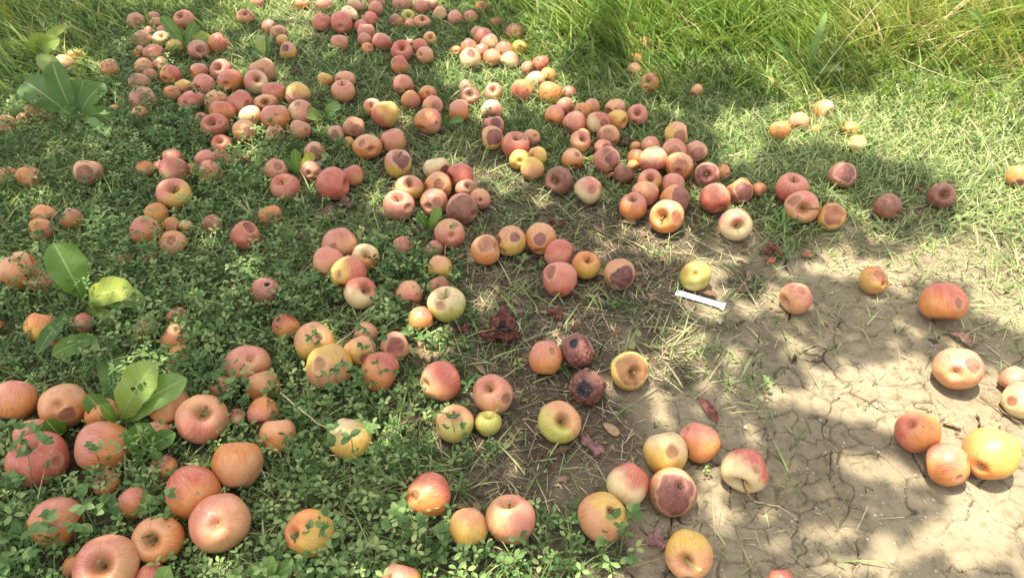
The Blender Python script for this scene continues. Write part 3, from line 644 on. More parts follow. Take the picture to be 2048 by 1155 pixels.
# ------------------------------------------------------------------ cover map (grass, clover, straw, tall)
COV = np.array([l.split() for l in '''
0 0 1.2 .3 .3 .7|150 60 1 .3 .3 .4|300 20 1 .2 .2 .3|60 130 1.2 .3 .3 .6|200 160 1.2 .3 .6 .5|300 120 .6 .6 .2 0|350 190 .6 .7 .2 0
450 100 1 .05 .3 .15|470 40 1 .05 .3 .2|600 100 .9 .05 .5 0|620 60 .5 0 .9 0|700 130 1 .1 .2 0|560 150 .6 .1 .7 0|750 30 1 .1 .1 .1
880 80 1 .15 .1 .1|830 150 .9 .15 .3 0|1000 160 1 .15 .3 0|900 170 1 .2 .3 .1|1050 60 1 .2 .1 .4|1120 80 1 .4 .2 .5|1180 60 1 .2 .1 .8|1200 130 1 .2 .1 .5
1250 90 1 .1 .2 1|1350 60 1 .1 .2 1|1350 160 1 .1 .2 .8|1500 60 1 .05 .2 1|1500 160 1 .1 .3 .6|1650 100 1 .05 .4 .9|1800 60 1 0 .7 1|1980 60 1 .1 .7 1
1900 130 1 .05 .6 .7|1650 170 1 .1 .2 .7|1850 180 1 .05 .3 .4|2000 220 1 .1 .3 .3|1700 240 1 .05 .3 .15|1850 300 1 .05 .2 .1|2000 350 1 .1 .2 .1|1600 300 1 .05 .4 0
1700 380 1 .1 .3 0|1900 430 .9 .1 .4 0|2020 450 .9 .05 .5 0|2030 520 .4 .05 .6 0|1960 500 .35 0 .5 0|1850 485 .3 0 .5 0|1700 485 .15 0 .5 0|1780 455 .7 0 .3 0|1780 500 .1 0 .5 0|1880 530 .15 0 .5 0
1230 200 1 .1 .3 .2|1400 220 1 .15 .3 .1|1480 280 1 .1 .3 0|1520 350 .9 .1 .4 0|1050 210 1 .1 .3 0|900 280 .7 .05 .9 0|830 290 .6 .05 1 0
780 250 .6 .05 .8 0|650 250 1 .3 .3 0|600 230 1 .3 .3 0|720 210 .9 .1 .4 0|1150 300 1 .1 .4 0|980 340 .35 0 1 0|1030 370 .5 0 1 0|1180 330 .8 .05 .6 0
1230 300 .9 .1 .4 0|1400 300 .9 .1 .5 0|1400 390 .7 .1 .6 0|1250 360 .8 .05 .5 0|1020 430 0.42 .05 .6 0|1100 430 0.3 .03 .9 0|1180 440 0.24 .02 1 0|1330 480 0.07 0 .9 0
1250 480 0.12 0 1 0|1500 480 .2 0 .6 0|1560 450 .8 .3 .4 0|1480 500 .1 0 .7 0|1150 600 0.18 .02 1 0|1000 560 0.36 .05 1 0|1060 600 0.36 .05 1 0|1250 620 0.36 .03 .9 0
1300 560 0.24 .02 1 0|1350 650 .3 0 1 0|1180 660 0.18 0 .9 0|950 620 0.3 .15 .9 0|1000 600 0.36 .05 1 0|1100 680 0.12 0 1 0|1260 680 0.09 0 .7 0|1300 700 0.18 0 1 0
1350 740 .25 0 .9 0|1050 760 0.15 .02 .9 0|1000 740 0.18 .05 1 0|950 720 0.3 .15 .8 0|1200 830 .1 0 .95 0|1280 800 0.04 0 .7 0|1200 880 .08 0 .85 0|1050 900 .12 0 1 0
1050 950 .15 0 1 0|980 930 .2 .05 1 0|1150 960 .1 0 .6 0|900 950 .5 .4 .4 0|880 900 .5 .5 .5 0|820 830 .6 .6 .5 0|930 800 0.18 .2 .7 0|850 700 .6 .4 .5 0
1440 560 .05 0 .7 0|1450 620 .12 0 .6 0|1480 570 .2 0 .9 0|1540 690 .12 0 .75 0|1440 660 .15 0 .8 0|1620 650 .1 0 .7 0|1330 640 0.18 0 1 0|1150 960 .12 0 .95 0|1430 680 .2 0 .5 0|1490 770 .35 .02 .2 0|1380 700 .25 0 .7 0|1600 560 .04 0 .3 0|1600 660 .1 0 .4 0|1700 620 .05 0 .2 0
1800 620 .05 0 .2 0|1980 640 .25 0 .4 0|2030 680 .15 0 .3 0|1750 700 0 0 .15 0|1850 760 0 0 .15 0|2000 720 .05 0 .3 0|1600 800 0 0 .12 0|1500 850 0 0 .2 0|1400 830 0 0 .25 0
1700 900 0 0 .12 0|1950 850 0 0 .25 0|1900 1000 0 0 .15 0|2030 1000 0 0 .1 0|1700 1050 .02 0 .2 0|1500 1000 .06 0 .3 0|1550 1080 0 0 .2 0|1850 1120 0 0 .1 0|1300 1000 .05 0 .6 0
1400 1060 .06 0 .3 0|1300 1080 0 0 .3 0|1290 1140 0 0 .2 0|1250 1040 .1 .3 .4 0|1230 1110 .3 .7 .3 0|1130 1090 .4 .8 .4 0|1000 1110 .5 .9 .3 0|900 1110 .5 1 .3 0
1000 980 .15 .02 .95 0|780 1060 .6 1 .2 0|720 1000 .8 .8 .3 0|650 960 .9 .8 .3 0|560 960 .9 .6 .3 0|780 930 .8 .8 .3 0|740 820 .7 1 .2 0|620 800 .7 1 .2 0|640 880 .7 .9 .2 0
500 1090 .8 .7 .3 0|600 1140 .6 1 .2 0|380 1120 .6 .8 .2 0|280 960 .7 .9 .2 0|170 970 .6 1 .1 0|40 1060 .4 1.2 .1 0|150 1080 .4 1.2 .1 0|30 1140 .4 1.2 .1 0|400 900 .9 .6 .3 0
20 930 .4 1.2 .1 0|130 760 .6 1 .2 0|30 700 .6 1 .2 0|230 720 .6 1 .2 0|380 760 .6 1 .2 0|430 680 .6 1 .2 0|580 750 .7 .6 .3 0|500 660 .8 .8 .2 0|420 600 .9 .7 .2 0
560 620 .7 1 .1 0|630 600 .7 1 .1 0|780 560 .6 1 .2 0|780 640 .6 .9 .3 0|760 520 .6 1 .1 0|850 540 .4 .8 .4 0|720 650 .8 .2 .7 0|600 520 .8 .4 .4 0|470 540 .8 .8 .2 0
330 560 .8 .8 .2 0|230 500 .8 .8 .2 0|100 600 .6 1 .1 0|40 620 .6 1 .1 0|60 490 1 .5 .2 0|40 430 1.2 .3 .3 .2|100 380 1.1 .4 .3 .1|180 420 1.1 .4 .3 .1|240 350 .9 .8 .2 0
260 270 .7 1 .1 0|380 280 .7 1 .1 0|460 370 .7 1 .1 0|440 420 .8 .6 .3 0|560 450 .9 .2 .4 0|660 430 .4 .1 1 0|720 430 .6 .1 .7 0|740 370 .8 .1 .5 0|660 320 .9 .3 .3 0
520 300 .8 .7 .2 0|580 400 .9 .2 .4 0|740 460 .6 .1 .6 0|880 450 0.42 .5 .4 0|930 480 0.42 .1 .6 0|100 280 1 .5 .2 .15|20 300 .8 .8 .2 0|180 260 .9 .4 .2 0|400 500 .9 .4 .3 0|620 440 .7 .2 .6 0'''.replace('\n', '|').split('|') if l.strip()], float)
def cover(P):
    """idw of the cover samples, at world points (x, y)"""
    px, py = topx(np.c_[P[:, 0], P[:, 1], np.zeros(len(P))])
    px = np.clip(px, -200, 2250); py = np.clip(py, -60, 1250)
    out = np.empty((len(P), 4))
    for s0 in range(0, len(P), 20000):
        sl = slice(s0, s0 + 20000)
        dx = px[sl, None] - COV[None, :, 0]; dy = (py[sl, None] - COV[None, :, 1]) * 1.35
        wgt = 1 / (dx * dx + dy * dy + 300) ** 2.0
        out[sl] = (wgt @ COV[:, 2:]) / wgt.sum(1)[:, None]
    return out

# ------------------------------------------------------------------ ground
def crackfield(P, cell, seed, warp):
    Q = P / cell + warp * np.c_[fbm(P * 14, 3, seed), fbm(P * 14 + 50, 3, seed + 5)]
    i = np.floor(Q).astype(np.int64); f1 = np.full(len(P), 9.); f2 = f1.copy()
    for a in (-1, 0, 1):
        for b in (-1, 0, 1):
            ix, iy = i[:, 0] + a, i[:, 1] + b
            cxn = ix + .1 + .8 * _h(ix, iy, ix * 0 + seed); cyn = iy + .1 + .8 * _h(ix, iy, ix * 0 + seed + 9)
            d = np.hypot(Q[:, 0] - cxn, Q[:, 1] - cyn); m = d < f1
            f2 = np.where(m, f1, np.minimum(f2, d)); f1 = np.where(m, d, f1)
    return (f2 - f1) * cell
def ground_z(P):
    return .006 * fbm(P * 3.1, 3, 2) + .0022 * fbm(P * 30, 3, 8) - .003
def axis(segs):
    out = []
    for a, b, st in segs: out.append(np.arange(a, b, st))
    return np.concatenate(out)
gx = axis([(-6, -2.6, .1), (-2.6, .12, .012), (.12, 1.62, .0018), (1.62, 2.8, .012), (2.8, 7.01, .1)])
gy = axis([(-3, .2, .08), (.2, .42, .012), (.42, 1.42, .0018), (1.42, 1.75, .006), (1.75, 4.2, .016), (4.2, 9.01, .1)])
GX, GY = np.meshgrid(gx, gy); GP = np.c_[GX.ravel(), GY.ravel()]
near = (np.abs(GP[:, 0]) < 3) & (GP[:, 1] < 4.3) & (GP[:, 1] > 0)
cov = np.zeros((len(GP), 4)); cov[:, 0] = 1; cov[near] = cover(GP[near])
vegv = np.clip(cov[:, 0] + cov[:, 1] * .9 + cov[:, 3] + .75 * sstep(.45, 1, cov[:, 2]), 0, 1)
gz = ground_z(GP)
dirt = 1 - sstep(.12, .42, vegv)
fine = near & (dirt > .01) & (GP[:, 1] < 1.75)
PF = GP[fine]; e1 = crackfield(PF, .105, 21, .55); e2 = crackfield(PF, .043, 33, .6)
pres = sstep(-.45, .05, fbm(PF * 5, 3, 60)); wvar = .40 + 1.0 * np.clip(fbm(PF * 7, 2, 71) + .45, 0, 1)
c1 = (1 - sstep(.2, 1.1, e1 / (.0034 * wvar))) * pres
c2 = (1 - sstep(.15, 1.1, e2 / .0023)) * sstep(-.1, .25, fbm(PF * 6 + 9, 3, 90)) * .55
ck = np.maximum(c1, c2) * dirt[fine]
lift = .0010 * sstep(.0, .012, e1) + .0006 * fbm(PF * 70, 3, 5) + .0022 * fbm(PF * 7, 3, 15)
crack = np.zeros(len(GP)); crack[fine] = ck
gz[fine] += lift * dirt[fine] - .0045 * sstep(.05, .6, ck)
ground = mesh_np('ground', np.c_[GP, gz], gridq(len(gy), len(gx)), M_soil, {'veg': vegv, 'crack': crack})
tag(ground, kind='structure')

# ------------------------------------------------------------------ apples: build
def disp_dir(dx, dy, axis_toward=True):
    m = math.hypot(dx, dy)
    if m > .97: dx, dy = dx / m * .97, dy / m * .97
    v = CRT * dx - CUP * dy
    return v + (-CFWL) * math.sqrt(max(0, 1 - dx * dx - dy * dy))
def build_apple(a, idx):
    global CFWL
    g = np.random.default_rng(idx + 100)
    los = a.P - np.array([0, 0, CH]); CFWL = los / np.linalg.norm(los)
    # local view frame at this apple
    rt = np.cross(CFWL, [0, 0, 1.]); rt /= np.linalg.norm(rt); up = np.cross(rt, CFWL)
    def dv(dx, dy):
        m = math.hypot(dx, dy)
        if m > .97: dx, dy = dx / m * .97, dy / m * .97
        return rt * dx - up * dy - CFWL * math.sqrt(max(0, 1 - dx * dx - dy * dy))
    if a.ax:
        k, v = a.ax[0]; Z = dv(v[0] / .92, v[1] / .92); Z = Z if k == 's' else -Z
    else:   # both ends turned away: axis roughly across the line of sight and tilted
        sg = 1 if g.random() < .6 else -1; ang = R(90) + g.normal(0, .75); Z = (rt * math.cos(ang) + up * math.sin(ang) + CFWL * g.uniform(-.25, .6)) * sg
    Z = Z / np.linalg.norm(Z)
    X = np.cross(Z, g.normal(size=3)); X /= np.linalg.norm(X); Y = np.cross(Z, X); M = np.stack([X, Y, Z], 1)   # local->world
    big = a.rp > 24
    nt_, nph = (46, 56) if big else ((30, 36) if a.rp > 15 else (22, 28))
    t = np.linspace(0, 1, nt_); th = math.pi * (t - .055 * np.sin(2 * math.pi * t) * 1.0); th[0] = 1e-3; th[-1] = math.pi - 1e-3
    ph = np.linspace(0, 2 * math.pi, nph, endpoint=False); T, PH = np.meshgrid(th, ph, indexing='ij')
    kz = g.uniform(.96, 1.05); sd_ = g.uniform(.52, .70); cd = g.uniform(.26, .36); kt = g.uniform(.07, .17)
    lob = 1 + .035 * np.cos(5 * PH + g.uniform(0, 6)) * sstep(1.2, 2.8, T)
    rho = np.sin(T) * (1 + kt * np.cos(T)) * lob
    z = kz * np.cos(T) - sd_ * np.exp(-(T / .31) ** 2) - .02 * np.exp(-(T / .8) ** 2) + cd * np.exp(-((math.pi - T) / .27) ** 2) + .02 * np.exp(-((math.pi - T) / .7) ** 2)
    D = np.stack([rho * np.cos(PH), rho * np.sin(PH), z], -1).reshape(-1, 3)
    Dn = np.stack([np.sin(T) * np.cos(PH), np.sin(T) * np.sin(PH), np.cos(T)], -1).reshape(-1, 3)
    D *= (1 + .05 * vnoise(Dn * 1.3 + idx * 3.7) + .012 * vnoise(Dn * 3.1 + idx))[:, None]
    D *= [1, g.uniform(.93, 1.0), 1]
    W = Dn @ M.T  # unit dirs in world
    rd = np.full(len(D), -1.); rc = np.tile(CODE['B'], (len(D), 1)); wr = np.full(len(D), a.w * .5)
    rots = list(a.rot)
    if not rots and 'plain' not in a.label and a.c[0] != 'G' and g.random() < .4:
        q_ = g.uniform(-.7, .7, 2); rots.append(('b', [q_[0], q_[1], g.uniform(.12, .45)]))
    rots.sort(key=lambda t: 'bmhk'.index(t[0]))
    for k, v in rots:
        c = dv(v[0], v[1]); size = math.asin(min(1, v[2])) if v[2] < 1 else R(90) + (v[2] - 1) * 1.2
        dd = np.arccos(np.clip(W @ c, -1, 1)); ns = (vnoise(Dn * 2.2 + idx * 1.3 + len(k)) * .5 + vnoise(Dn * 5 + idx * 2.3) * .22)
        e = (size - dd) / 1.0 + ns * size * .5
        inside = sstep(-.06, .12, e)
        col = {'b': (.50, .25, .15), 'm': (.24, .10, .075), 'k': (.016, .011, .010), 'h': (.36, .13, .085)}[k]
        if k == 'b': col = tuple(np.array(col) * g.uniform(.75, 1.05))
        if k == 'm': col = tuple(np.array(col) * g.uniform(.9, 1.5))
        up_ = e > np.where(rd > -.03, -.02, rd) if k == 'k' else (e > rd)
        rc[up_] = (np.array(col) * .5 + .5 * np.array(CODE[a.c[g.integers(2)]]) * [.72, .62, .60]) if k == 'b' else col; rd = np.maximum(rd, e * (.9 if k != 'k' else 1))
        dep = {'b': .075, 'm': .08, 'k': .10, 'h': .34}[k] * (1.0 if v[2] < .9 else .6)
        if k == 'h': D *= (1 - dep * sstep(0, size, e * 1.6))[:, None]
        else: D *= (1 - dep * inside * (.6 + .4 * sstep(0, size, e)))[:, None]
        if k in 'mk': wr = np.maximum(wr, inside * (.15 + a.w))
    if a.w or any(k == 'm' for k, _ in a.rot):
        rdg = np.abs(vnoise(Dn * [5, 5, 9] + idx * 2.1)) ; rdg2 = np.abs(vnoise(Dn * 12 + idx))
        D *= (1 - wr * (.10 * (1 - rdg * 2).clip(0, 1) + .045 * (1 - rdg2 * 2).clip(0, 1)))[:, None]
    # ground colour
    ca, cb = np.array(CODE[a.c[0]]), np.array(CODE[a.c[1]])
    aa = R(a.a) if a.a is not None else R(90 + g.uniform(-35, 35))
    bd = rt * math.cos(aa) + up * math.sin(aa); bl = W @ bd - .1 + .35 * vnoise(Dn * 1.6 + idx * 5.1) + .14 * vnoise(Dn * 5 + idx)
    m = sstep(-.42, .42, bl)[:, None]
    col = cb * (1 - m) + ca * m; col = col * g.uniform(.90, 1.08)
    if a.w >= 1 and a.c[0] in 'MBKP': col = col * .85
    pit = np.maximum(np.exp(-(T / .26) ** 2), .95 * np.exp(-((math.pi - T) / .17) ** 2)).ravel()
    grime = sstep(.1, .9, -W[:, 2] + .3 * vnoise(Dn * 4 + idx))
    V = D * a.r / .985
    Wv = V @ M.T; ext = .65 * np.ptp(Wv @ rt) / 2 + .35 * np.ptp(Wv @ up) / 2; V *= a.r / ext
    if a.q:  # squashed silhouette: shrink along the view-up direction
        upl = up @ M; V = V - np.outer(V @ upl, upl) * (1 - a.q)
    Wv = V @ M.T
    Q = gridq(nt_, nph, True)
    # sit on the ground
    P = a.P.copy(); low = -Wv[:, 2].min()
    zt = low - .0015 - (.12 * a.r * a.g if a.g > .5 else 0) + float(ground_z(np.array([[P[0], P[1]]]))[0])
    dz = zt - P[2]; ax_ = -CFWL; P = P + ax_ * (dz / ax_[2]) if abs(dz) < .02 else np.array([P[0], P[1], zt])
    return V, Q, M, P, dict(rd=rd, pit=pit, grime=grime), dict(col=col, rcol=rc), (kz, sd_, cd, g)
def rt_of(a):
    l = a.P - np.array([0, 0, CH]); r = np.cross(l, [0, 0, 1.]); return r / np.linalg.norm(r)
order = sorted(range(len(apples)), key=lambda i: -apples[i].rp * (1 - .45 * apples[i].g))
solo = set(order[:300]); rest = []
for i, a in enumerate(apples):
    V, Q, M, P, at, cl, (kz, sd_, cd, g) = build_apple(a, i)
    a.Pf = P
    if i not in solo: rest.append((V @ M.T + P, Q, at, cl)); continue
    o = mesh_np('apple', V, Q, M_apple, at, cols=cl)
    from mathutils import Matrix
    mw = Matrix.Identity(4)
    for r_ in range(3):
        for c_ in range(3): mw[r_][c_] = M[r_, c_]
        mw[r_][3] = P[r_]
    o.matrix_world = mw
    tag(o, a.label, 'apple', 'fallen apples on the ground')
    if a.rp >= 15:
        L = a.r
        for k, v in a.ax:
            if k == 's' and a.g < .9:
                long = 'long stem' in a.label or 'sideways stem' in a.label; ln = (1.25 if long else g.uniform(.55, .75)) * L
                z0 = (kz - sd_ - .02) * L - .003; bx, by = g.uniform(-.3, .3, 2) * ln
                if long: wv = (rt_of(a) * .55 + np.array([0, 0, .25])) @ M * ln; bx, by = wv[0], wv[1]
                s_ = np.linspace(0, 1, 7)[:, None]; pts = np.array([0, 0, z0]) + s_ * [0, 0, ln] + s_ ** 2 * [bx, by, 0]
                Vs, Qs = tube(pts, np.array([1.5, 1.15, 1, 1, 1, 1.15, 1.7]) * .05 * L, 7)
                if v is not a.ax[0][1]:   # second end shown: stem leaves the far end
                    pass
                st = mesh_py('stem', Vs, Qs, M_stemg if a.c[0] in 'GWY' else M_stem, o)
            if k == 'c' and a.g < .9:
                z0 = -(kz - cd - .02) * L; parts = []
                for j in range(5):
                    an = j * 1.2566 + g.uniform(-.2, .2); dr = np.array([math.cos(an), math.sin(an), 0]); tg = np.array([-math.sin(an), math.cos(an), 0])
                    w_ = .05 * L; b0 = np.array([0, 0, z0 + .02 * L]) + dr * .03 * L
                    mid = b0 + dr * .07 * L - np.array([0, 0, .05 * L]); tip = mid + dr * g.uniform(-.05, .05) * L - np.array([0, 0, .07 * L])
                    Vp = np.array([b0 - tg * w_, b0 + tg * w_, mid + tg * w_ * .8, mid - tg * w_ * .8, tip + tg * w_ * .15, tip - tg * w_ * .15]); parts.append((Vp, np.array([[0, 1, 2, 3], [3, 2, 4, 5]])))
                Vp, Qp = join(parts); mesh_np('calyx', Vp, Qp, M_calyx, parent=o)
if rest:
    n = 0; Vs, Qs, ats, cls = [], [], {}, {}
    for V, Q, at, cl in rest:
        Vs.append(V); Qs.append(Q + n); n += len(V)
        for k, v in at.items(): ats.setdefault(k, []).append(v)
        for k, v in cl.items(): cls.setdefault(k, []).append(v)
    o = mesh_np('small_apples', np.vstack(Vs), np.vstack(Qs), M_apple, {k: np.concatenate(v) for k, v in ats.items()}, cols={k: np.vstack(v) for k, v in cls.items()})
    tag(o, 'smallest and most hidden fallen apples scattered through the far grass', 'apples', kind='stuff')
AP = np.array([a.Pf for a in apples])

# ------------------------------------------------------------------ blades
def apple_info(P, chunk=20000):
    """normalised distance to nearest apple rim and its hidden flag"""
    dn = np.empty(len(P)); gi = np.empty(len(P), int)
    for s0 in range(0, len(P), chunk):
        p = P[s0:s0 + chunk]; d = np.hypot(p[:, None, 0] - AP[None, :, 0], p[:, None, 1] - AP[None, :, 1]) / AR[None]
        gi[s0:s0 + chunk] = d.argmin(1); dn[s0:s0 + chunk] = d.min(1)
    return dn, gi
X0, X1, Y0, Y1 = -2.35, 2.35, .36, 3.5
def scatter(n, chan, power=1.0, thr=0):
    P = np.c_[rng.uniform(X0, X1, n), rng.uniform(Y0, Y1, n)]
    P = P[np.abs(P[:, 0]) < .55 + .62 * P[:, 1]]       # a margin beyond both sides of the frame
    c = cover(P); d = c[:, chan] * (1 + .45 * fbm(P * 6, 3, 40 + chan)); k = rng.random(len(P)) < np.clip(d, 0, 1.2) ** power
    if thr: k &= d > thr
    return P[k], c[k]
def blades(P, L, W, lean, tone, nseg=3, head=None, droop=.6, z0=None):
    n = len(P); head = rng.uniform(0, 2 * math.pi, n) if head is None else head
    z0 = ground_z(P) - .002 if z0 is None else z0
    t = np.linspace(0, 1, nseg + 1)[None, :]
    out = L[:, None] * (np.sin(lean)[:, None] * t + droop * .45 * t ** 2 * np.cos(lean)[:, None])
    hgt = L[:, None] * (np.cos(lean)[:, None] * t - droop * .35 * t ** 2 * np.cos(lean)[:, None])
    cw = head + rng.uniform(-1.2, 1.2, n); hx, hy = np.cos(head)[:, None], np.sin(head)[:, None]
    C = np.stack([P[:, 0, None] + hx * out, P[:, 1, None] + hy * out, z0[:, None] + hgt], -1)
    S = np.stack([-np.sin(cw), np.cos(cw), np.zeros(n)], -1)[:, None] * (W[:, None] * np.array([.8, 1, .75, .12, .1][:nseg] + [.08])[None, :nseg + 1])[..., None] * .5
    V = np.stack([C - S, C + S], 2).reshape(-1, 3)     # n, seg+1, 2
    base = (np.arange(n) * (nseg + 1) * 2)[:, None, None]; k = np.arange(nseg)[None, :, None] * 2
    Q = (base + k + np.array([0, 1, 3, 2])[None, None]).reshape(-1, 4)
    return V, Q, np.repeat(tone, (nseg + 1) * 2)
def cull(P, c, keep=.85, hidden_h=True):
    dn, gi = apple_info(P); g = AG[gi]
    lim = keep * np.where(g > .5, 1 - g * .75, 1); k = dn > lim
    hs_ = np.where(dn < 1.5, np.where(g > .25, 1.05 + .4 * g, .68), 1.0)
    return P[k], c[k], hs_[k]

# short turf
P, c = scatter(430000, 0); P, c, hs_ = cull(P, c)
n = len(P); pn = fbm(P * 2.2, 3, 5)
L = rng.gamma(6, .0045, n).clip(.010, .06) * (.65 + .5 * c[:, 0]) * (1 + .35 * pn) * hs_
tone = np.clip(.40 - .16 * sstep(.5, .9, c[:, 2]) * (P[:, 1] < 1.6) + .24 * sstep(.4, 1.1, P[:, 0]) + .24 * rng.normal(size=n) + .20 * pn + .30 * c[:, 2] * (rng.random(n) < .45), 0, 1)
V1 = blades(P, L, rng.uniform(.0017, .0038, n) * (.75 + .22 * P[:, 1]), rng.uniform(.15, 1.15, n), tone, 3, droop=.9)
# longer grass blades mixed in
P, c = scatter(95000, 0); P, c, hs_ = cull(P, c, 1.0); n = len(P)
V2 = blades(P, rng.uniform(.05, .125, n) * hs_ * .8, rng.uniform(.0020, .0038, n), rng.uniform(.4, 1.4, n), np.clip(rng.normal(.58, .22, n), 0, .97), 4, droop=1.1)
V, Q = join([V1[:2], V2[:2]])
tag(mesh_np('grass', V, Q, M_grass, {'tone': np.concatenate([V1[2], V2[2]])}), 'short green grass growing between and around the fallen apples', 'grass', kind='stuff')

# tall grass, upper right
P, c = scatter(105000, 3, 1.3, .12); P, c, hs_ = cull(P, c, .6); n = len(P)
L = rng.uniform(.07, .20, n) * (.40 + .75 * c[:, 3]) * (1 + .8 * sstep(2.1, 2.8, P[:, 1] + .35 * sstep(.8, 1.8, P[:, 0]))) * (1 + .3 * fbm(P * 3, 2, 9))
head = rng.normal(R(215), 1.1, n); tone = np.clip(rng.normal(.56, .2, n) + .05 * sstep(.5, 1.3, P[:, 0]) + .42 * (c[:, 2] - .3) + .15 * fbm(P * 9, 2, 12) + .2 * fbm(P * 2.5, 2, 19), 0, 1)
V1 = blades(P, L, rng.uniform(.0028, .0085, n), rng.uniform(.1, .8, n), tone, 4, head, .9)
m_ = rng.choice(n, 260, replace=False); Ps = P[m_]; Ps = Ps[(Ps[:, 0] > .9)]; ns_ = len(Ps)
V2 = blades(Ps, rng.uniform(.16, .34, ns_), rng.uniform(.0030, .0045, ns_), rng.uniform(.5, 1.2, ns_), rng.uniform(.84, 1, ns_), 4, rng.normal(R(220), .8, ns_), .5)
V, Q = join([V1[:2], V2[:2]])
tag(mesh_np('tall_grass', V, Q, M_tall, {'tone': np.concatenate([V1[2], V2[2]])}), 'tall green and straw coloured grass along the upper right', 'tall grass', kind='stuff')

# straw litter
P, c = scatter(80000, 2, 1.7); P, c, _ = cull(P, c, .95); n = len(P)
V, Q, tn = blades(P, rng.gamma(3, .011, n).clip(.008, .12), rng.uniform(.0010, .0024, n), rng.uniform(1.38, 1.62, n), rng.random(n), 3, droop=.35, z0=ground_z(P) + rng.uniform(.001, .006, n))
P, c = scatter(230000, 2, 2.2); P, c, _ = cull(P, c, .9); n = len(P)
B = blades(P, rng.uniform(.006, .024, n), rng.uniform(.0008, .0017, n), rng.uniform(.7, 1.6, n), rng.random(n) ** 1.5 * .9, 3, droop=.8)
V, Q = join([(V, Q), B[:2]]); tn = np.concatenate([tn, B[2]])
tag(mesh_np('dry_straw', V, Q, M_straw, {'tone': tn}), 'dry straw and dead grass littering the bare soil', 'straw', kind='stuff')

# clover: stems with three-part leaves
P, c = scatter(58000, 1, 1.1); P, c, hs_ = cull(P, c, .95); n = len(P)
hgt = rng.uniform(.015, .082, n) * (.5 + .5 * c[:, 1]) * hs_ * (1 + .3 * fbm(P * 4, 2, 14))
hd = rng.uniform(0, 6.283, n); ln_ = rng.uniform(.1, .8, n)
tip = np.c_[P[:, 0] + np.cos(hd) * hgt * np.tan(ln_) * .6, P[:, 1] + np.sin(hd) * hgt * np.tan(ln_) * .6, ground_z(P) + hgt]
root = np.c_[P, ground_z(P) - .002]
# stems
S = np.c_[-np.sin(hd), np.cos(hd), hd * 0] * .0007
Vst = np.stack([root - S, root + S, (root + tip) / 2 + S + [0, 0, .002], (root + tip) / 2 - S + [0, 0, .002], tip + S * .6, tip - S * .6], 1).reshape(-1, 3)
b = (np.arange(n) * 6)[:, None, None]; Qst = (b + np.array([[0, 1, 2, 3], [3, 2, 4, 5]])[None]).reshape(-1, 4)
tst = np.full(len(Vst), .75)
# leaf nodes
Vl, Ql, tl, off = [], [], [], 0
for node in range(3):
    if node == 0: base = tip; sel = np.ones(n, bool)
    else: sel = rng.random(n) < .75; fr = .45 + .25 * (node == 2); base = root * (1 - fr) + tip * fr + np.c_[rng.normal(0, .006, (n, 2)), np.zeros(n)]
    bs = base[sel]; m = len(bs); a0 = rng.uniform(0, 6.283, m); size = rng.uniform(.0040, .0110, m) * (1 + .25 * fbm(bs[:, :2] * 5, 2, 91)); tone = np.clip(rng.normal(.48, .27, m) + .12 * (node == 0), 0, 1)
    tone = np.where(rng.random(m) < .04, .95, tone + .25 * fbm(bs[:, :2] * 7, 2, 66)).clip(0, 1)
    for j in range(3):
        an = a0 + (j - 1) * 1.75 + rng.normal(0, .15, m); el = rng.uniform(-.25, .75, m)
        d = np.stack([np.cos(an) * np.cos(el), np.sin(an) * np.cos(el), np.sin(el)], 1); sdv = np.stack([-np.sin(an), np.cos(an), rng.normal(0, .25, m)], 1)
        nn = np.cross(d, sdv); f = size[:, None]; o_ = bs + d * f * .15; wd = .36
        pts = [o_, o_ + d * f * .45 + sdv * f * wd * .85 + nn * f * .14, o_ + d * f * 1.0 + sdv * f * wd + nn * f * .12, o_ + d * f * 1.45, o_ + d * f * 1.0 - sdv * f * wd + nn * f * .12, o_ + d * f * .45 - sdv * f * wd * .85 + nn * f * .14]
        Vj = np.stack(pts, 1).reshape(-1, 3); b = (np.arange(m) * 6)[:, None, None]
        Vl.append(Vj); Ql.append((b + np.array([[0, 1, 2, 3], [0, 3, 4, 5]])[None]).reshape(-1, 4) + off); off += len(Vj); tl.append(np.repeat(tone, 6))
V, Q = join([(Vst, Qst), (np.vstack(Vl), np.vstack(Ql))])
tag(mesh_np('clover', V, Q, M_clover, {'tone': np.concatenate([tst] + tl)}, smooth=False), 'small leaved clover ground cover spreading through the left side', 'clover', kind='stuff')

# crumbs of dead leaf
n = 1500; P, c = scatter(9000, 2, 1.2); P = P[c[:, 2] > .55][:n]; n = len(P); dn, _ = apple_info(P); P = P[dn > .95]; n = len(P)
sz = rng.gamma(4, .0022, n).clip(.003, .022); an = rng.uniform(0, 6.283, n); z0 = ground_z(P) + .003
q = np.array([[-1, 0], [-.4, .4], [.4, .42], [1, 0], [.4, -.4], [-.4, -.42]]) * rng.uniform(.7, 1.2, (n, 6, 1))
Vx = q[:, :, 0] * sz[:, None]; Vy = q[:, :, 1] * sz[:, None]; Vz = z0[:, None] + np.abs(q[:, :, 1]) * sz[:, None] * rng.uniform(-.2, .9, (n, 1)) + q[:, :, 0] * sz[:, None] * rng.normal(0, .25, (n, 1)) + .2 * sz[:, None]
V = np.stack([P[:, 0, None] + Vx * np.cos(an)[:, None] - Vy * np.sin(an)[:, None], P[:, 1, None] + Vx * np.sin(an)[:, None] + Vy * np.cos(an)[:, None], Vz], -1).reshape(-1, 3)
M_litter = blade_mat('leaf_litter', [(0, (.06, .03, .018)), (.5, (.17, .10, .055)), (.85, (.32, .22, .12)), (1, (.22, .24, .08))], .1, .8)
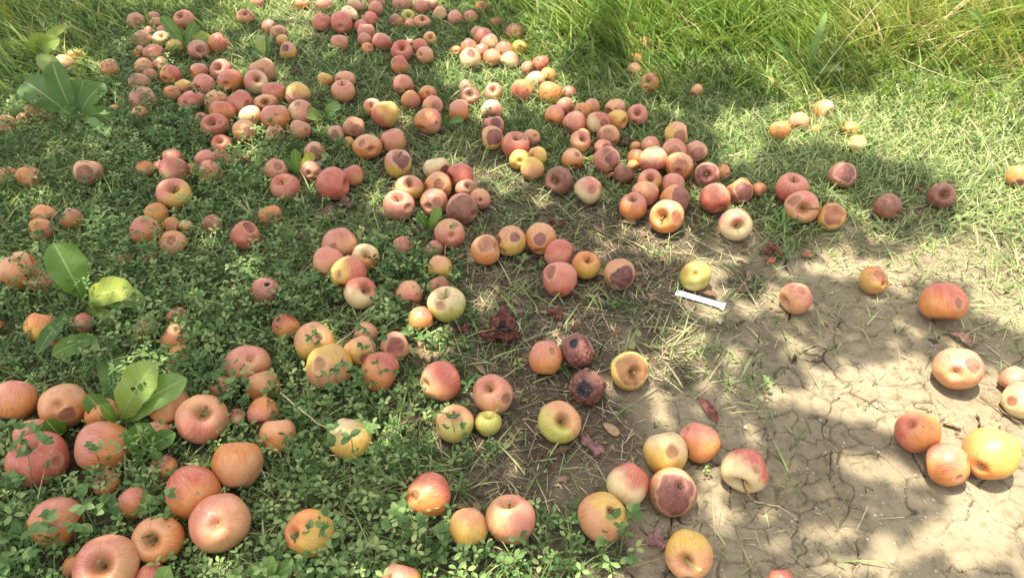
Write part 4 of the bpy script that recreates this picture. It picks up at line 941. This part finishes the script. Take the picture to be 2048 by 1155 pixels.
tag(mesh_np('leaf_litter', V, ((np.arange(n) * 6)[:, None, None] + np.array([[0, 1, 2, 3], [0, 3, 4, 5]])[None]).reshape(-1, 4), M_litter, {'tone': np.repeat(rng.random(n), 6)}, smooth=False), 'crumbs of brown dead leaf lying between the apples', 'leaf litter', kind='stuff')

# pebbles and clods on the bare soil
nP = 5200; P = np.c_[rng.uniform(.0, 1.7, nP), rng.uniform(.45, 1.5, nP)]; c = cover(P); k = (c[:, 0] + c[:, 1] < .35); P = P[k]; dn, _ = apple_info(P); P = P[dn > 1]
ico = np.array([[0, 0, 1], [1, 0, 0], [.3, .95, 0], [-.8, .6, 0], [-.8, -.6, 0], [.3, -.95, 0], [0, 0, -1]]); tri = np.array([[0, 1, 2], [0, 2, 3], [0, 3, 4], [0, 4, 5], [0, 5, 1], [6, 2, 1], [6, 3, 2], [6, 4, 3], [6, 5, 4], [6, 1, 5]])
n = len(P); sz = rng.gamma(2, .0006, n).clip(.0006, .005); sc3 = rng.uniform(.6, 1.3, (n, 1, 3)) * sz[:, None, None] * [1, 1, .7]
V = ico[None] * sc3 * rng.uniform(.75, 1.2, (n, 7, 1)) + np.c_[P, ground_z(P) + sz * .4 + .001][:, None]
Q = (np.arange(n) * 7)[:, None, None] + tri[None]
tag(mesh_np('pebbles', V.reshape(-1, 3), Q.reshape(-1, 3), M_stone, smooth=False), 'small clods and pebbles on the cracked soil', 'pebbles', kind='stuff')

# ------------------------------------------------------------------ broad leaved docks
def dock_leaf(base, tip, width, bend, tone, parent, holes=(), roll=0, wav=.2, nl=30, nw=13, dead=None, pet=.12):
    base, tip = np.array(base, float), np.array(tip, float); L = np.linalg.norm(tip - base); d = (tip - base) / L
    wp = np.array(parent.location) + base; los = wp + d * L * .6 - np.array([0, 0, CH]); los /= np.linalg.norm(los); roll = roll + rng.uniform(-.45, .45)
    side = np.cross(d, -los * .75 + [0, 0, .5]); side /= np.linalg.norm(side) + 1e-9; nrm = np.cross(side, d)
    side, nrm = side * math.cos(roll) + nrm * math.sin(roll), nrm * math.cos(roll) - side * math.sin(roll)
    v = np.linspace(0, 1, nl)[:, None]; u = np.linspace(-1, 1, nw)[None]
    w_ = np.interp(v, [0, pet, pet + .1, .35, .6, .8, .9, .96, .99, 1], [.05, .07, .34, .74, .98, .97, .8, .52, .25, .06]) * width * .5
    ph = rng.uniform(0, 6); w_ = w_ * (1 + .035 * np.sin(v * 37 + ph))
    cen = base + d * (v * L)[..., None] + nrm * (bend * L * np.sin(v * math.pi) ** 1)[..., None] - np.array([0, 0, 1.]) * (.10 * L * v ** 3)[..., None]
    cup = (.22 * np.abs(u) ** 1.3) * w_ + wav * w_ * np.abs(u) ** 2 * np.sin(v * 17 + ph + 2 * np.sign(u)) * .6
    V = cen + side * (u * w_)[..., None] + nrm * cup[..., None]
    Q = gridq(nl, nw); U = np.broadcast_to(u, (nl, nw)).ravel(); VV = np.broadcast_to(v, (nl, nw)).ravel()
    if holes:
        qc = np.stack([U[Q].mean(1), VV[Q].mean(1)], 1); kp = np.ones(len(Q), bool)
        for hu, hv, ru, rv in holes: kp &= ((qc[:, 0] - hu) / ru) ** 2 + ((qc[:, 1] - hv) / rv) ** 2 > 1
        Q = Q[kp]
    return mesh_np('leaf', V.reshape(-1, 3), Q, dead or M_dock, {'u': U, 'v': VV, 'tone': np.full(nl * nw, np.clip(tone + rng.uniform(-.08, .12), 0, 1))}, parent=parent)
def dock(label, bx, by, leaves, cat='weed', name='dock_plant'):
    b = gpt(bx, by, .003); root = empty(name, b, label, cat, 'broad leaved weeds among the apples')
    for lf in leaves:
        tx, ty, th, wpx, bend, tone = lf[:6]; kw = lf[6] if len(lf) > 6 else {}
        t = gpt(tx, ty, th); t2 = t - b; bb = kw.pop('b', None); b0 = (gpt(*bb) - b) if bb else np.zeros(3)
        dep = (t - [0, 0, CH]) @ CFW
        dock_leaf(b0, t2, wpx * dep / F, bend, tone, root, **kw)
    return root
dock('big dock rosette with wide blue green leaves, upper left edge', 155, 240, [(42, 150, .10, 62, .08, .45), (100, 112, .16, 48, .1, .35), (165, 150, .10, 40, .1, .55), (205, 158, .09, 40, .1, .5), (195, 195, .05, 40, .1, .5), (120, 215, .05, 34, .12, .45), (215, 262, .03, 22, .1, .6), (75, 92, .17, 40, .1, .75), (228, 215, .05, 30, .12, .4)])
dock('thin weed carrying yellow green leaves, far upper left corner', 78, 112, [(82, 58, .10, 40, .15, .82), (115, 68, .10, 34, .1, .85), (132, 42, .12, 20, .1, .82), (62, 80, .06, 30, .1, .8)])
dock('small weed with pointed yellow leaves at the upper left corner', 22, 42, [(2, 2, .08, 20, .15, .9), (28, 24, .04, 14, .1, .85)])
dock('single short weed leaf against the top edge, upper left', 165, 30, [(152, 6, .06, 24, .1, .75), (182, 4, .05, 18, .1, .7)])
dock('dock with one leaning, one upright and one round leaf in the apple heap', 374, 100, [(320, 24, .12, 24, .05, .45), (388, 38, .09, 20, .08, .4), (420, 66, .05, 30, .1, .85), (355, 84, .03, 16, .1, .7)])
dock('small upright dock tuft beside the brown topped apple', 530, 132, [(518, 62, .07, 22, .06, .8), (541, 62, .07, 18, .05, .35), (541, 92, .03, 20, .1, .6), (505, 98, .05, 20, .12, .4)])
dock('low dock leaves beside the tall peach apple', 648, 240, [(680, 205, .04, 28, .12, .7), (606, 222, .05, 26, .1, .75), (660, 226, .03, 18, .1, .5)])
dock('slim dock with blade like leaves by the withered flower', 598, 355, [(588, 290, .10, 20, .05, .5), (624, 300, .06, 22, .1, .85), (565, 312, .05, 14, .1, .25), (592, 350, .02, 10, .1, .4)])
dock('small dock pair of leaves in front of pink and orange apples', 890, 252, [(856, 218, .06, 18, .05, .45), (927, 236, .05, 18, .08, .5), (895, 226, .06, 10, .05, .4)])
dock('pale blue green dock pair below the gnawed pink apples', 858, 462, [(835, 422, .06, 18, .05, .4), (880, 408, .08, 20, .08, .6), (851, 440, .03, 16, .1, .35)])
dock('large dock with a tall toothed leaf and a glowing yellow leaf', 172, 612, [(100, 472, .16, 74, .06, .55, dict(wav=.25)), (262, 566, .10, 60, .10, .93), (285, 592, .07, 56, .16, .6), (66, 692, .07, 34, .05, .3), (100, 702, .05, 40, .12, .42, dict(b=(205, 668, .03))), (232, 640, .03, 26, .12, .95)])
dock('dock plant whose pale upright leaf has insect holes', 238, 855, [(305, 712, .14, 76, .05, .8, dict(holes=((.18, .66, .22, .035), (.0, .58, .28, .03), (.3, .73, .14, .02)), nl=60, nw=25)), (368, 742, .11, 62, .08, .62), (170, 782, .08, 44, .05, .4), (222, 762, .06, 40, .08, .25), (216, 690, .03, 50, .1, .4), (196, 800, .10, 26, .04, .5)])
dock('dark round dock leaf pair in front of the big apples', 292, 905, [(268, 838, .09, 60, .12, .45), (348, 858, .07, 40, .1, .4), (262, 905, .05, 36, .15, .6), (320, 905, .04, 24, .12, .6)])
dock('single dock leaf standing between two big left edge apples', 128, 875, [(88, 832, .08, 44, .1, .38), (112, 868, .05, 20, .1, .5)])
dock('pale serrated leaf rosette at the bottom edge', 540, 1165, [(500, 1122, .05, 34, .1, .6, dict(wav=.4)), (545, 1106, .06, 34, .1, .68, dict(wav=.4)), (588, 1122, .05, 34, .1, .6, dict(wav=.4)), (520, 1140, .03, 26, .1, .55)])
dock('round olive leaf cut by the bottom edge, lower left', 330, 1175, [(338, 1128, .05, 40, .15, .72)])
dock('narrow leaved weed tuft at the edge of the dry soil', 1562, 455, [(1590, 420, .03, 8, .1, .4), (1570, 408, .04, 8, .1, .5), (1548, 412, .04, 8, .1, .4), (1530, 430, .03, 8, .1, .5), (1604, 440, .02, 8, .1, .35), (1545, 448, .01, 8, .1, .4), (1585, 455, .01, 9, .1, .3)])
dock('tall weed with long pale leaves in the upper right grass', 1600, 150, [(1640, 62, .14, 15, .1, .6), (1575, 98, .07, 10, .1, .55), (1655, 10, .18, 14, .1, .65), (1690, 130, .07, 14, .1, .6), (1540, 60, .14, 12, .1, .4)])
dock('leafy yellow green weed at the upper right corner', 1960, 90, [(1990, 20, .16, 20, .1, .7), (2030, 50, .12, 20, .1, .8), (1930, 30, .14, 16, .1, .85), (1985, 60, .09, 16, .1, .75), (2020, 90, .06, 16, .1, .6), (1900, 60, .09, 16, .1, .95), (1945, 5, .18, 16, .1, .8)])
dock('broad weed leaf standing alone near the top edge', 1062, 30, [(1052, 8, .04, 14, .1, .6), (1078, 14, .04, 12, .1, .5), (1040, 38, .03, 16, .1, .6)])

# leggy clover sprigs that cross in front of apples
def sprig(label, bx, by, tx, ty, th, nleaf, size):
    b = gpt(bx, by, 0); t = gpt(tx, ty, th) - b; root = empty('clover_sprig', b, label, 'clover sprig', 'tall clover sprigs')
    s_ = np.linspace(0, 1, 9)[:, None]; pts = s_ * t + np.sin(s_ * math.pi) * [.004, .003, .004]
    V, Q = tube(pts, np.linspace(.0011, .0006, 9), 6); mesh_py('stalk', V, Q, M_clover, root, {'tone': np.full(len(V), .8)})
    Vl, Ql, tn = [], [], []; off = 0
    for k in range(nleaf):
        f = 1 - .75 * (k / nleaf) ** 1.2 if k else 1; c = pts[int(round(f * 8))]; a0 = rng.uniform(0, 6.28); pl = size * (.2 if k == 0 else rng.uniform(.8, 1.8))
        c2 = c + np.array([math.cos(a0) * pl, math.sin(a0) * pl, .003])
        nj = 4 if k == 0 else 3
        for j in range(nj):
            an = a0 + (j - (nj - 1) / 2) * (1.1 if nj == 3 else 1.25); el = rng.uniform(-.35, .9); sz = size * rng.uniform(.55, .95)
            d = np.array([math.cos(an) * math.cos(el), math.sin(an) * math.cos(el), math.sin(el)]); sv = np.array([-math.sin(an), math.cos(an), 0]); nn = np.cross(d, sv)
            v = np.linspace(0, 1, 7)[:, None]; u = np.array([-1, 0, 1.])[None]; w_ = np.sin((v * .93 + .04) * math.pi) ** .75 * .34 * sz
            Vv = c2 + d * (v * sz)[..., None] + sv * (u * w_)[..., None] + nn * (.3 * np.abs(u) * w_)[..., None]
            Vl.append(Vv.reshape(-1, 3)); Ql.append(gridq(7, 3) + off); off += 21; tn.append(np.full(21, np.clip(rng.normal(.5, .15), 0, 1)))
    mesh_np('foliage', np.vstack(Vl), np.vstack(Ql), M_clover, {'tone': np.concatenate(tn)}, parent=root, smooth=False)
SPR = '''700 930 700 870 .085 7 .022 clover rosette standing over the pale yellow apple
752 735 735 665 .09 9 .014 tall clover sprig between the pink and yellow apples
668 790 668 738 .08 7 .020 clover sprig with round leaves over the broad yellow apple
765 790 752 725 .08 6 .016 clover sprig in front of the crimson orange apple
905 900 903 840 .075 5 .014 clover sprig crossing the yellow and tan apple
800 1110 800 1045 .07 9 .019 sunlit clover clump left of the plain tan apple
845 1120 850 1060 .05 8 .017 sunlit clover clump nearer the plain tan apple
1240 1110 1238 1050 .07 8 .019 dark clover sprig by the dark eyed yellow apple
195 950 190 905 .085 6 .013 thin clover sprig before the large pink orange apple
60 1010 55 905 .10 9 .020 clover sprig over the very big red apple
20 980 15 850 .11 10 .022 bushy clover at the left edge below the big apple
160 1100 165 1010 .09 10 .021 bushy clover covering the pink orange corner apple
60 1150 60 1060 .09 10 .022 bushy clover in the lower left corner
290 1080 300 1010 .08 8 .016 clover sprig right of the covered pink apple
460 830 455 770 .08 8 .017 clover sprig above the deep pitted apple
575 640 575 590 .07 9 .015 clover clump left of the four stacked apples
640 610 640 560 .07 9 .015 bright clover clump under the yellow red apple
775 560 775 510 .06 9 .013 clover clump right of the cream stemmed apple
905 500 905 455 .06 5 .011 clover sprig across the flat peach apple
862 600 858 570 .05 6 .010 clover sprig between two brown apples
620 720 622 675 .07 6 .013 clover sprig in front of the peach yellow apple
545 300 545 240 .08 10 .012 clover sprig below the long heap
430 760 425 705 .07 9 .018 clover clump above the deep pitted apple's sprig
230 210 350 120 .07 5 .009 trailing clover stalk over the upper left heap
620 1110 640 1060 .07 8 .016 clover sprig before the orange and yellow apple
965 805 952 770 .05 4 .010 tiny clover sprig left of the rosy peach stemmed apple'''
for l in SPR.splitlines():
    t = l.split(' ', 7); sprig(t[7], *[float(x) for x in t[:5]], int(t[5]), float(t[6]))

# ------------------------------------------------------------------ rotten scraps, dead leaves, litter
def crumple(name, label, px, py, rpx, mat, mat2=None, hgt=.6, seed=1, elong=1.0, ang=0, cat='rotten scrap', group='shrivelled scraps of rotten apple'):
    b = gpt(px, py, .004); dep = (b - [0, 0, CH]) @ CFW; r = rpx * dep / F
    nt_, nph = 26, 34; t = np.linspace(.02, 1, nt_)[:, None]; ph = np.linspace(0, 2 * math.pi, nph, endpoint=False)[None]
    rim = 1 + .28 * np.cos(3 * ph + seed) + .14 * np.cos(7 * ph + seed * 2)
    x = t * np.cos(ph) * rim; y = t * np.sin(ph) * rim
    P0 = np.stack([x.ravel(), y.ravel()], 1); N1 = fbm(P0 * 2.6 + seed * 7, 3, seed); N2 = fbm(P0 * 2.6 + 31 + seed * 3, 3, seed + 2)
    z = hgt * (.25 + .55 * (t * np.ones_like(ph)).ravel() ** 2 * (.5 + .5 * np.sin(ph * 2 + seed + 0 * t)).ravel()) + .5 * hgt * N1
    X_ = P0[:, 0] + .35 * N2; Y_ = P0[:, 1] + .35 * fbm(P0 * 3 + 77, 3, seed + 8)
    X_, Y_ = X_ * elong, Y_ / max(elong, 1) ** .5
    ca, sa = math.cos(ang), math.sin(ang)
    V = np.stack([X_ * ca - Y_ * sa, X_ * sa + Y_ * ca, np.maximum(z, -.05)], 1) * r
    # a second, lower skin gives it thickness
    V2 = V * [.96, .96, .55] - [0, 0, .0025]
    Q = gridq(nt_, nph, True); Vall = np.vstack([V, V2]); m = len(V); e0 = m - nph; j = np.arange(nph); j2 = (j + 1) % nph
    Qall = np.vstack([Q, Q[:, ::-1] + m, np.stack([e0 + j2, e0 + j, e0 + j + m, e0 + j2 + m], 1)])
    if mat2 is None:
        o = mesh_np(name, Vall, Qall, mat); o.location = b; return tag(o, label, cat, group)
    root = empty(name, b, label, cat, group); mesh_np('skin', Vall, Qall, mat, parent=root)
    V3 = V.reshape(nt_, nph, 3)[:13].reshape(-1, 3) * [1.0, 1.0, 1.0] + [0, 0, .0035]
    mesh_np('core', V3 + rng.normal(0, .0007, V3.shape), gridq(13, nph, True), mat2, parent=root); return root
SCR = '''1003 672 36 r k 1.5 rotten burst apple with a black core, centre
1112 449 17 r - 1.0 dark shrivelled scrap above the plain red pink apple
1111 627 17 r - .8 reddish brown scrap below the hollow shouldered pink apple
930 658 13 r - .8 small red brown scrap left of the burst rotten apple
893 668 14 r - .8 red brown scrap under the large pale cream apple
594 483 22 r - .8 orange brown dried apple scrap left of the rosy four
690 408 18 d - .8 dark brown scraps below the large plain red apple
650 432 26 d - .5 patch of dark decayed leaf litter below the large red apple
575 118 13 d - 1 dark hollow apple husk under the brown topped apple
592 146 15 d - .9 brown shrivelled husk right of the dark husk
1212 350 15 o - .9 orange brown scraps left of the dull brown apple
1252 284 16 d - .9 brown scraps above the small orange apple of the right cluster
1183 152 12 r - .9 brown dried scrap in the grass, upper middle
1385 372 12 r - .8 brown scrap between the plain red and the tan apples
1545 503 22 r - .8 dark red scraps beside the narrow leaved weed
1540 521 12 o - .9 pinkish orange chunk below the dark red scraps
1615 509 12 o - .7 thin orange scrap right of the dark red scraps
1830 352 12 r - 1 brown scrap upper one in the shaded right grass
1834 378 15 r - .9 reddish scrap lower one in the shaded right grass
1313 1082 22 v - .6 purple brown shrivelled scrap left of the stemmed amber apple
1187 893 20 v - .8 long purple peel behind the pale crimson topped apple
1905 845 18 t - .35 flattened tan scrap above the sunlit trio
1975 850 26 t - .3 wide flattened dry scrap above the largest sunlit apple
820 850 22 d - .5 brown dead leaf bits left of the yellow tan apple
855 706 24 t - .7 curled tan dead leaf right of the gnawed apple
487 322 14 t - 1.1 pale withered flower head in the clover, left
640 326 14 w - .9 withered white and purple flower on brown apples
1326 62 16 o - .9 dried reddish seed heads in the tall grass
1172 884 12 v - .6 small purple peel end behind the pale apple'''
M_rotp = plain('purple_peel', [(.3, (.16, .07, .065)), (.7, (.36, .19, .17))], 70, .6, 1, .004)
M_roto = plain('orange_scrap', [(.3, (.24, .08, .035)), (.7, (.58, .26, .12))], 70, .6, 1, .004)
M_flower = plain('withered_petal', [(.35, (.70, .68, .55)), (.6, (.55, .50, .36)), (.72, (.42, .33, .58))], 90, .8)
MM_ = dict(r=M_rot, d=plain('brown_husk', [(.3, (.055, .03, .02)), (.7, (.26, .15, .10))], 80, .8, 1, .004), o=M_roto, v=M_rotp, t=M_deadleaf, w=M_flower)
for i, l in enumerate(SCR.splitlines()):
    t = l.split(' ', 6); lab = t[6]; fl = 'flower' in lab; lf = 'leaf' in lab; pe = 'peel' in lab
    crumple('withered_flower' if fl else ('dead_leaf' if lf else ('seed_head' if 'seed' in lab else 'apple_scrap')), lab, float(t[0]), float(t[1]), float(t[2]) * (.95 if t[4] == 'k' else .78), MM_[t[3]], M_rotd if t[4] == 'k' else None, float(t[5]), i + (9 if t[4] == 'k' else 2), 1.0 if t[4] == 'k' else 1.7 if pe or 'curled' in lab else 1.15, rng.uniform(0, 3) if not pe else R(-55), 'withered flower' if fl else ('dead leaf' if lf else ('seed head' if 'seed' in lab else 'apple scrap')))
# dark curled leaf and brown twig leaf on the cracked soil
def flat_leaf(label, p0, p1, wpx, mat, bend=.12, z=.004, name='dead_leaf'):
    b = gpt(*p0, z); t = gpt(*p1, z + .006) - b; root = empty(name, b, label, 'dead leaf')
    dep = (b - [0, 0, CH]) @ CFW; dock_leaf((0, 0, 0), t, wpx * dep / F, bend, .5, root, wav=.4, nl=22, nw=9, dead=mat, pet=.05)
flat_leaf('dark curled leaf on the cracked soil, right', (1892, 664), (1948, 692), 20, MM_['d'], .2)
flat_leaf('long reddish brown leaf on the soil above the pale yellow apple', (1395, 790), (1438, 838), 18, MM_['r'], .12)
flat_leaf('flat tan dry leaf right of the greenish yellow apple', (1205, 845), (1238, 866), 18, M_deadleaf, .05)
flat_leaf('brown stick like dry leaf in clover left of the yellow tan apple', (822, 800), (818, 852), 14, M_deadleaf, .05)
flat_leaf('pale upright leaf in the grass right of the rosy tan apple', (716, 482), (726, 448), 14, M_deadleaf, .05)
# twigs
def twig(label, pts, r, mat=None):
    b = gpt(pts[0][0], pts[0][1], 0); W_ = np.array([gpt(x, y, z) - b for x, y, z in pts]); tt = np.linspace(0, 1, len(pts)); s_ = np.linspace(0, 1, 14)
    P_ = np.stack([np.interp(s_, tt, W_[:, k]) for k in range(3)], 1) + rng.normal(0, .0006, (14, 3)); V, Q = tube(P_, np.linspace(r, r * .6, 14), 6)
    o = mesh_py('twig', V, Q, mat or M_stem); o.location = b; tag(o, label, 'twig', 'dry twigs and stalks on the ground')
M_tw = plain('dry_stalk', [(.3, (.30, .23, .12)), (.7, (.50, .42, .26))], 120, .8)
twig('dry stalk running along the edge of the soil below the grass', [(1388, 478, .004), (1430, 500, .006), (1500, 526, .004)], .0014, M_tw)
twig('curving dark twig right of the wrinkled half dark apple', [(1330, 556, .004), (1362, 530, .006), (1376, 505, .006)], .0016)
twig('fallen straight stalk slanting below the orange red apple', [(955, 790, .006), (1020, 745, .010), (1050, 726, .005)], .0016, M_tw)
twig('pair of pale stalks crossing the clover, centre left', [(655, 700, .02), (700, 668, .03), (760, 600, .03)], .0014, M_tw)
twig('long green brown stem through clover toward the dead leaf', [(560, 785, .05), (640, 850, .04), (760, 890, .03)], .0016, M_tw)
twig('dry stalk beside the sunlit bottom apple of the trio, right', [(1960, 790, .004), (2010, 825, .005), (2046, 850, .004)], .0016)
twig('thin stem lying across the soil below the long stemmed apple', [(1500, 1000, .004), (1560, 1012, .006), (1600, 1040, .004)], .0010, M_tw)
twig('long pale straw stalk across the upper right grass', [(1790, 112, .05), (1880, 150, .05), (1975, 182, .03)], .0016, M_tw)
twig('thick pale stalk leaning in the upper right grass', [(1625, 168, .03), (1690, 80, .10), (1760, 5, .16)], .0018, M_tw)
twig('bent straw stalk near the upper right corner', [(1870, 130, .03), (1905, 90, .08), (1990, 30, .12)], .0014, M_tw)
# white tube with flared ends
b = gpt(1352, 584, .006); e = gpt(1449, 613, .006) - b; root = empty('white_tube', b, 'small white plastic tube with flared ends lying by the yellow green apple', 'plastic tube')
L = np.linalg.norm(e); d = e / L; sd2 = np.cross(d, [0, 0, 1.]); sd2 /= np.linalg.norm(sd2); n2 = np.cross(sd2, d)
tv = np.array([0, .04, .10, .16, .3, .6, .84, .90, .96, 1.0]); ww = np.array([.0105, .0095, .0074, .0068, .0068, .0068, .0070, .0078, .0110, .0120]); hh = np.array([.0006, .0015, .0042, .0046, .0046, .0046, .0042, .003, .0014, .0006])
a_ = np.linspace(0, 2 * math.pi, 18, endpoint=False)
V = (d * (tv * L)[:, None])[:, None] + sd2 * (ww[:, None] * np.cos(a_))[..., None] + n2 * (hh[:, None] * np.sin(a_))[..., None]
mesh_np('sleeve', V[1:9].reshape(-1, 3), gridq(8, 18, True), M_white, parent=root)
for k0, k1 in ((0, 2), (8, 10)): mesh_np('crimped_end', (V[k0:k1] * 1.0).reshape(-1, 3) + [0, 0, .0004], gridq(2, 18, True), M_white, parent=root)
crumple('pebble_flake', 'pale stone flake beside the end of the white tube', 1440, 642, 6, plain('pale_flake', [(.3, (.34, .30, .2)), (.7, (.46, .42, .3))]), None, .3, 5, 1.0, 0, 'stone', None)

# ------------------------------------------------------------------ apple trees overhead, out of view, crowns shaped to cast the dappled shade
LIT = np.array([l.split() for l in '''
300 8 90 18 1|560 20 120 26 1|600 70 50 14 .6|1130 60 80 55 .9|1000 150 120 50 1|1090 190 60 45 .8|1040 110 60 30 1|960 225 40 20 .9|1230 20 90 40 1|860 10 60 15 .6|720 12 30 10 .8
1480 60 90 80 1|1700 60 140 70 1|1950 120 140 130 1|1800 200 170 90 1|1600 245 90 45 1|1660 250 70 40 1|1950 330 130 140 1|1800 320 70 40 1|1480 285 60 55 .9|1580 120 90 80 1|1720 285 50 25 1
2000 480 90 90 1|1900 520 120 50 1|1700 520 80 34 1|1780 545 60 30 .9|1330 485 75 40 .95|1290 470 30 20 .8|1470 448 36 26 .9|1335 455 24 18 .9|1440 555 70 50 .95|1520 600 60 36 .9|1400 610 60 30 .8|1620 610 40 20 .5
1360 690 55 46 .9|1320 740 36 36 .8|2000 600 70 70 .9|1560 725 22 16 .8|1600 655 20 14 .6|1690 700 24 12 .5|1640 745 20 12 .6|1690 790 100 45 .9|1800 775 130 50 1|1900 850 140 70 1|2000 800 90 80 1|1980 1000 110 150 1
1900 1000 70 60 1|1860 930 80 60 1|1800 1090 70 60 .9|1740 1130 60 30 .8|1700 840 70 25 .8|1590 800 70 30 .7|1430 955 46 46 .95|1480 1045 36 22 .8|1600 850 40 20 .5|1540 870 30 16 .5
800 415 36 40 .9|985 345 45 16 .9|1030 368 36 12 .8|750 390 34 14 .7|870 332 18 12 .7|1090 395 40 14 .7|1010 385 25 12 .6|730 520 20 20 .9|1000 215 30 30 .8|590 225 14 18 1|760 235 14 14 .8|790 232 14 20 1
860 1045 95 34 .9|930 1085 30 16 .8|640 765 40 20 .8|870 672 34 22 .8|720 1000 30 12 .5|600 985 30 14 .5|285 770 40 52 .9|340 760 40 28 .8|215 600 44 26 .8|215 1108 36 22 1|420 850 34 24 .7|120 180 60 30 .5|60 30 50 20 .5
170 140 60 24 .6|40 400 40 26 .5|350 385 20 14 .8|490 745 24 14 .6|660 755 20 10 .6|1225 725 14 10 .6|1230 805 34 12 .6|1290 165 24 14 1|1420 90 60 60 .8|1330 90 90 70 .8|1240 640 20 10 .5|500 150 20 12 .4|850 120 14 10 .4
1340 570 20 14 .7|1150 850 16 10 .4|700 120 22 10 .4|450 55 50 14 .6|810 8 20 8 .6|940 20 30 14 .6|1350 400 14 10 .6|1200 395 30 10 .6|1310 320 20 8 .7|1230 245 14 12 .6|1490 410 30 10 .6|1530 430 30 14 .6'''.replace('\n', '|').split('|') if l.strip()], float)
SHD = np.array([l.split() for l in '''
1660 165 70 28 1|1700 175 40 22 1|1650 400 110 60 1|1780 390 110 60 1|1850 430 60 40 1|1880 370 34 26 .8|1560 400 70 60 1|1380 205 90 30 .6|1740 490 34 14 .7|1780 480 14 30 .8|1480 560 40 26 .9
1700 640 110 60 1|1800 680 110 44 1|1900 660 60 40 .9|1600 690 60 40 .7|1960 690 60 40 .8|1950 700 50 40 .7|1500 700 80 60 .8|1620 930 150 100 1|1790 960 105 85 1|1700 1000 120 60 1|1600 1060 120 60 1|1750 1040 40 30 .6|2030 740 30 20 .5
1850 100 50 40 .4|1940 60 40 50 .4|1500 20 40 20 .4|1880 1125 14 14 .6|1990 1130 34 18 .8'''.replace('\n', '|').split('|') if l.strip()], float)
def litmap(P):
    px, py = topx(np.c_[P, np.zeros(len(P))]); v = np.zeros(len(P)); d = np.zeros(len(P))
    for x, y, rx, ry, s_ in LIT: q = np.hypot((px - x) / rx, (py - y) / ry); v = np.maximum(v, s_ * sstep(1.35, .75, q))
    for x, y, rx, ry, s_ in SHD: q = np.hypot((px - x) / rx, (py - y) / ry); d = np.maximum(d, s_ * sstep(1.3, .8, q))
    out = (px < -40) | (px > 2090) | (py < -30) | (py > 1185)
    o2 = sstep(-.15, .10, fbm(P * 3.3, 3, 123) + np.where(px > 1200, .45, .22)); v = np.where(out, o2, v); v = np.where((py < -20) & (px > 1000), 1, v)
    return v * (1 - d)
nL = 118000; GPt = np.c_[rng.uniform(-3.0, 3.0, nL), rng.uniform(-.7, 4.6, nL)]; lm = litmap(GPt)
gpx, gpy = topx(np.c_[GPt, np.zeros(nL)]); thin = .98 - .34 * sstep(1250, 1450, gpx) * sstep(520, 640, gpy)
kp = rng.random(nL) < (1 - lm) ** 1.4 * thin; kp &= ~((lm > .55))  # leaves left out wherever the lit map wants sun on the ground
# fine random chinks in the crown
kp &= fbm(GPt * 15, 2, 77) < np.where(gpx < 1000, .30, .37)
GPt = GPt[kp]; hz = rng.uniform(2.5, 3.2, len(GPt)); C = np.c_[GPt, np.zeros(len(GPt))] + SUN * (hz / SUN[2])[:, None]
nl_ = len(C); an = rng.uniform(0, 6.283, nl_); tl_ = rng.normal(0, .45, nl_); sz = rng.uniform(.032, .056, nl_)
d = np.stack([np.cos(an) * np.cos(tl_), np.sin(an) * np.cos(tl_), np.sin(tl_)], 1); sv = np.stack([-np.sin(an), np.cos(an), rng.normal(0, .35, nl_)], 1); sv /= np.linalg.norm(sv, axis=1)[:, None]
nn = np.cross(d, sv); f = sz[:, None]
pts = [C - d * f * .7, C - d * f * .25 + sv * f * .36 + nn * f * .08, C + d * f * .3 + sv * f * .36 + nn * f * .08, C + d * f * .8, C + d * f * .3 - sv * f * .36 + nn * f * .08, C - d * f * .25 - sv * f * .36 + nn * f * .08]
Vc = np.stack(pts, 1); tc = np.clip(rng.normal(.5, .25, nl_), 0, 1)
trees = [((-3.1, 2.0), 'broad unseen apple tree off to the left, crown shaped to shade the clover side'), ((3.4, .2), 'unseen apple tree off to the right, crown shaped to dapple the cracked soil')]
side = (C[:, 0] > .55).astype(int)
for ti, ((tx, ty), lab) in enumerate(trees):
    root = empty('apple_tree', (tx, ty, 0), lab, 'apple tree', 'apple trees of the orchard')
    org = np.array([tx, ty, 0]); sgn = 1 if ti == 0 else -1
    s_ = np.linspace(0, 1, 12)[:, None]; pts = s_ * [sgn * .15, .05, 2.1] + np.sin(s_ * 5) * [.04, .03, 0]; V, Q = tube(pts, np.interp(s_[:, 0], [0, .1, 1], [.17, .12, .085]), 14)
    mesh_py('trunk', V, Q, M_bark, root)
    m = side == ti; Ct = C[m]
    for k in range(9):
        tgt = Ct[rng.integers(len(Ct))] - org; tgt[2] = rng.uniform(2.9, 3.2); s0 = np.array([sgn * .14, .05, 1.6 + .06 * k])
        mid = (s0 + tgt) / 2 + [0, 0, .35]; q = np.linspace(0, 1, 12)[:, None]; bz = (1 - q) ** 2 * s0 + 2 * q * (1 - q) * mid + q ** 2 * tgt
        V, Q = tube(bz, np.linspace(.04, .008, 12), 8); mesh_py('limb', V, Q, M_bark, root)
    Vm = (Vc[m] - org).reshape(-1, 3); nn_ = m.sum(); b_ = (np.arange(nn_) * 6)[:, None, None]
    mesh_np('crown', Vm, (b_ + np.array([[0, 1, 2, 3], [0, 3, 4, 5]])[None]).reshape(-1, 4), M_can, {'tone': np.repeat(tc[m], 6)}, parent=root, smooth=False)
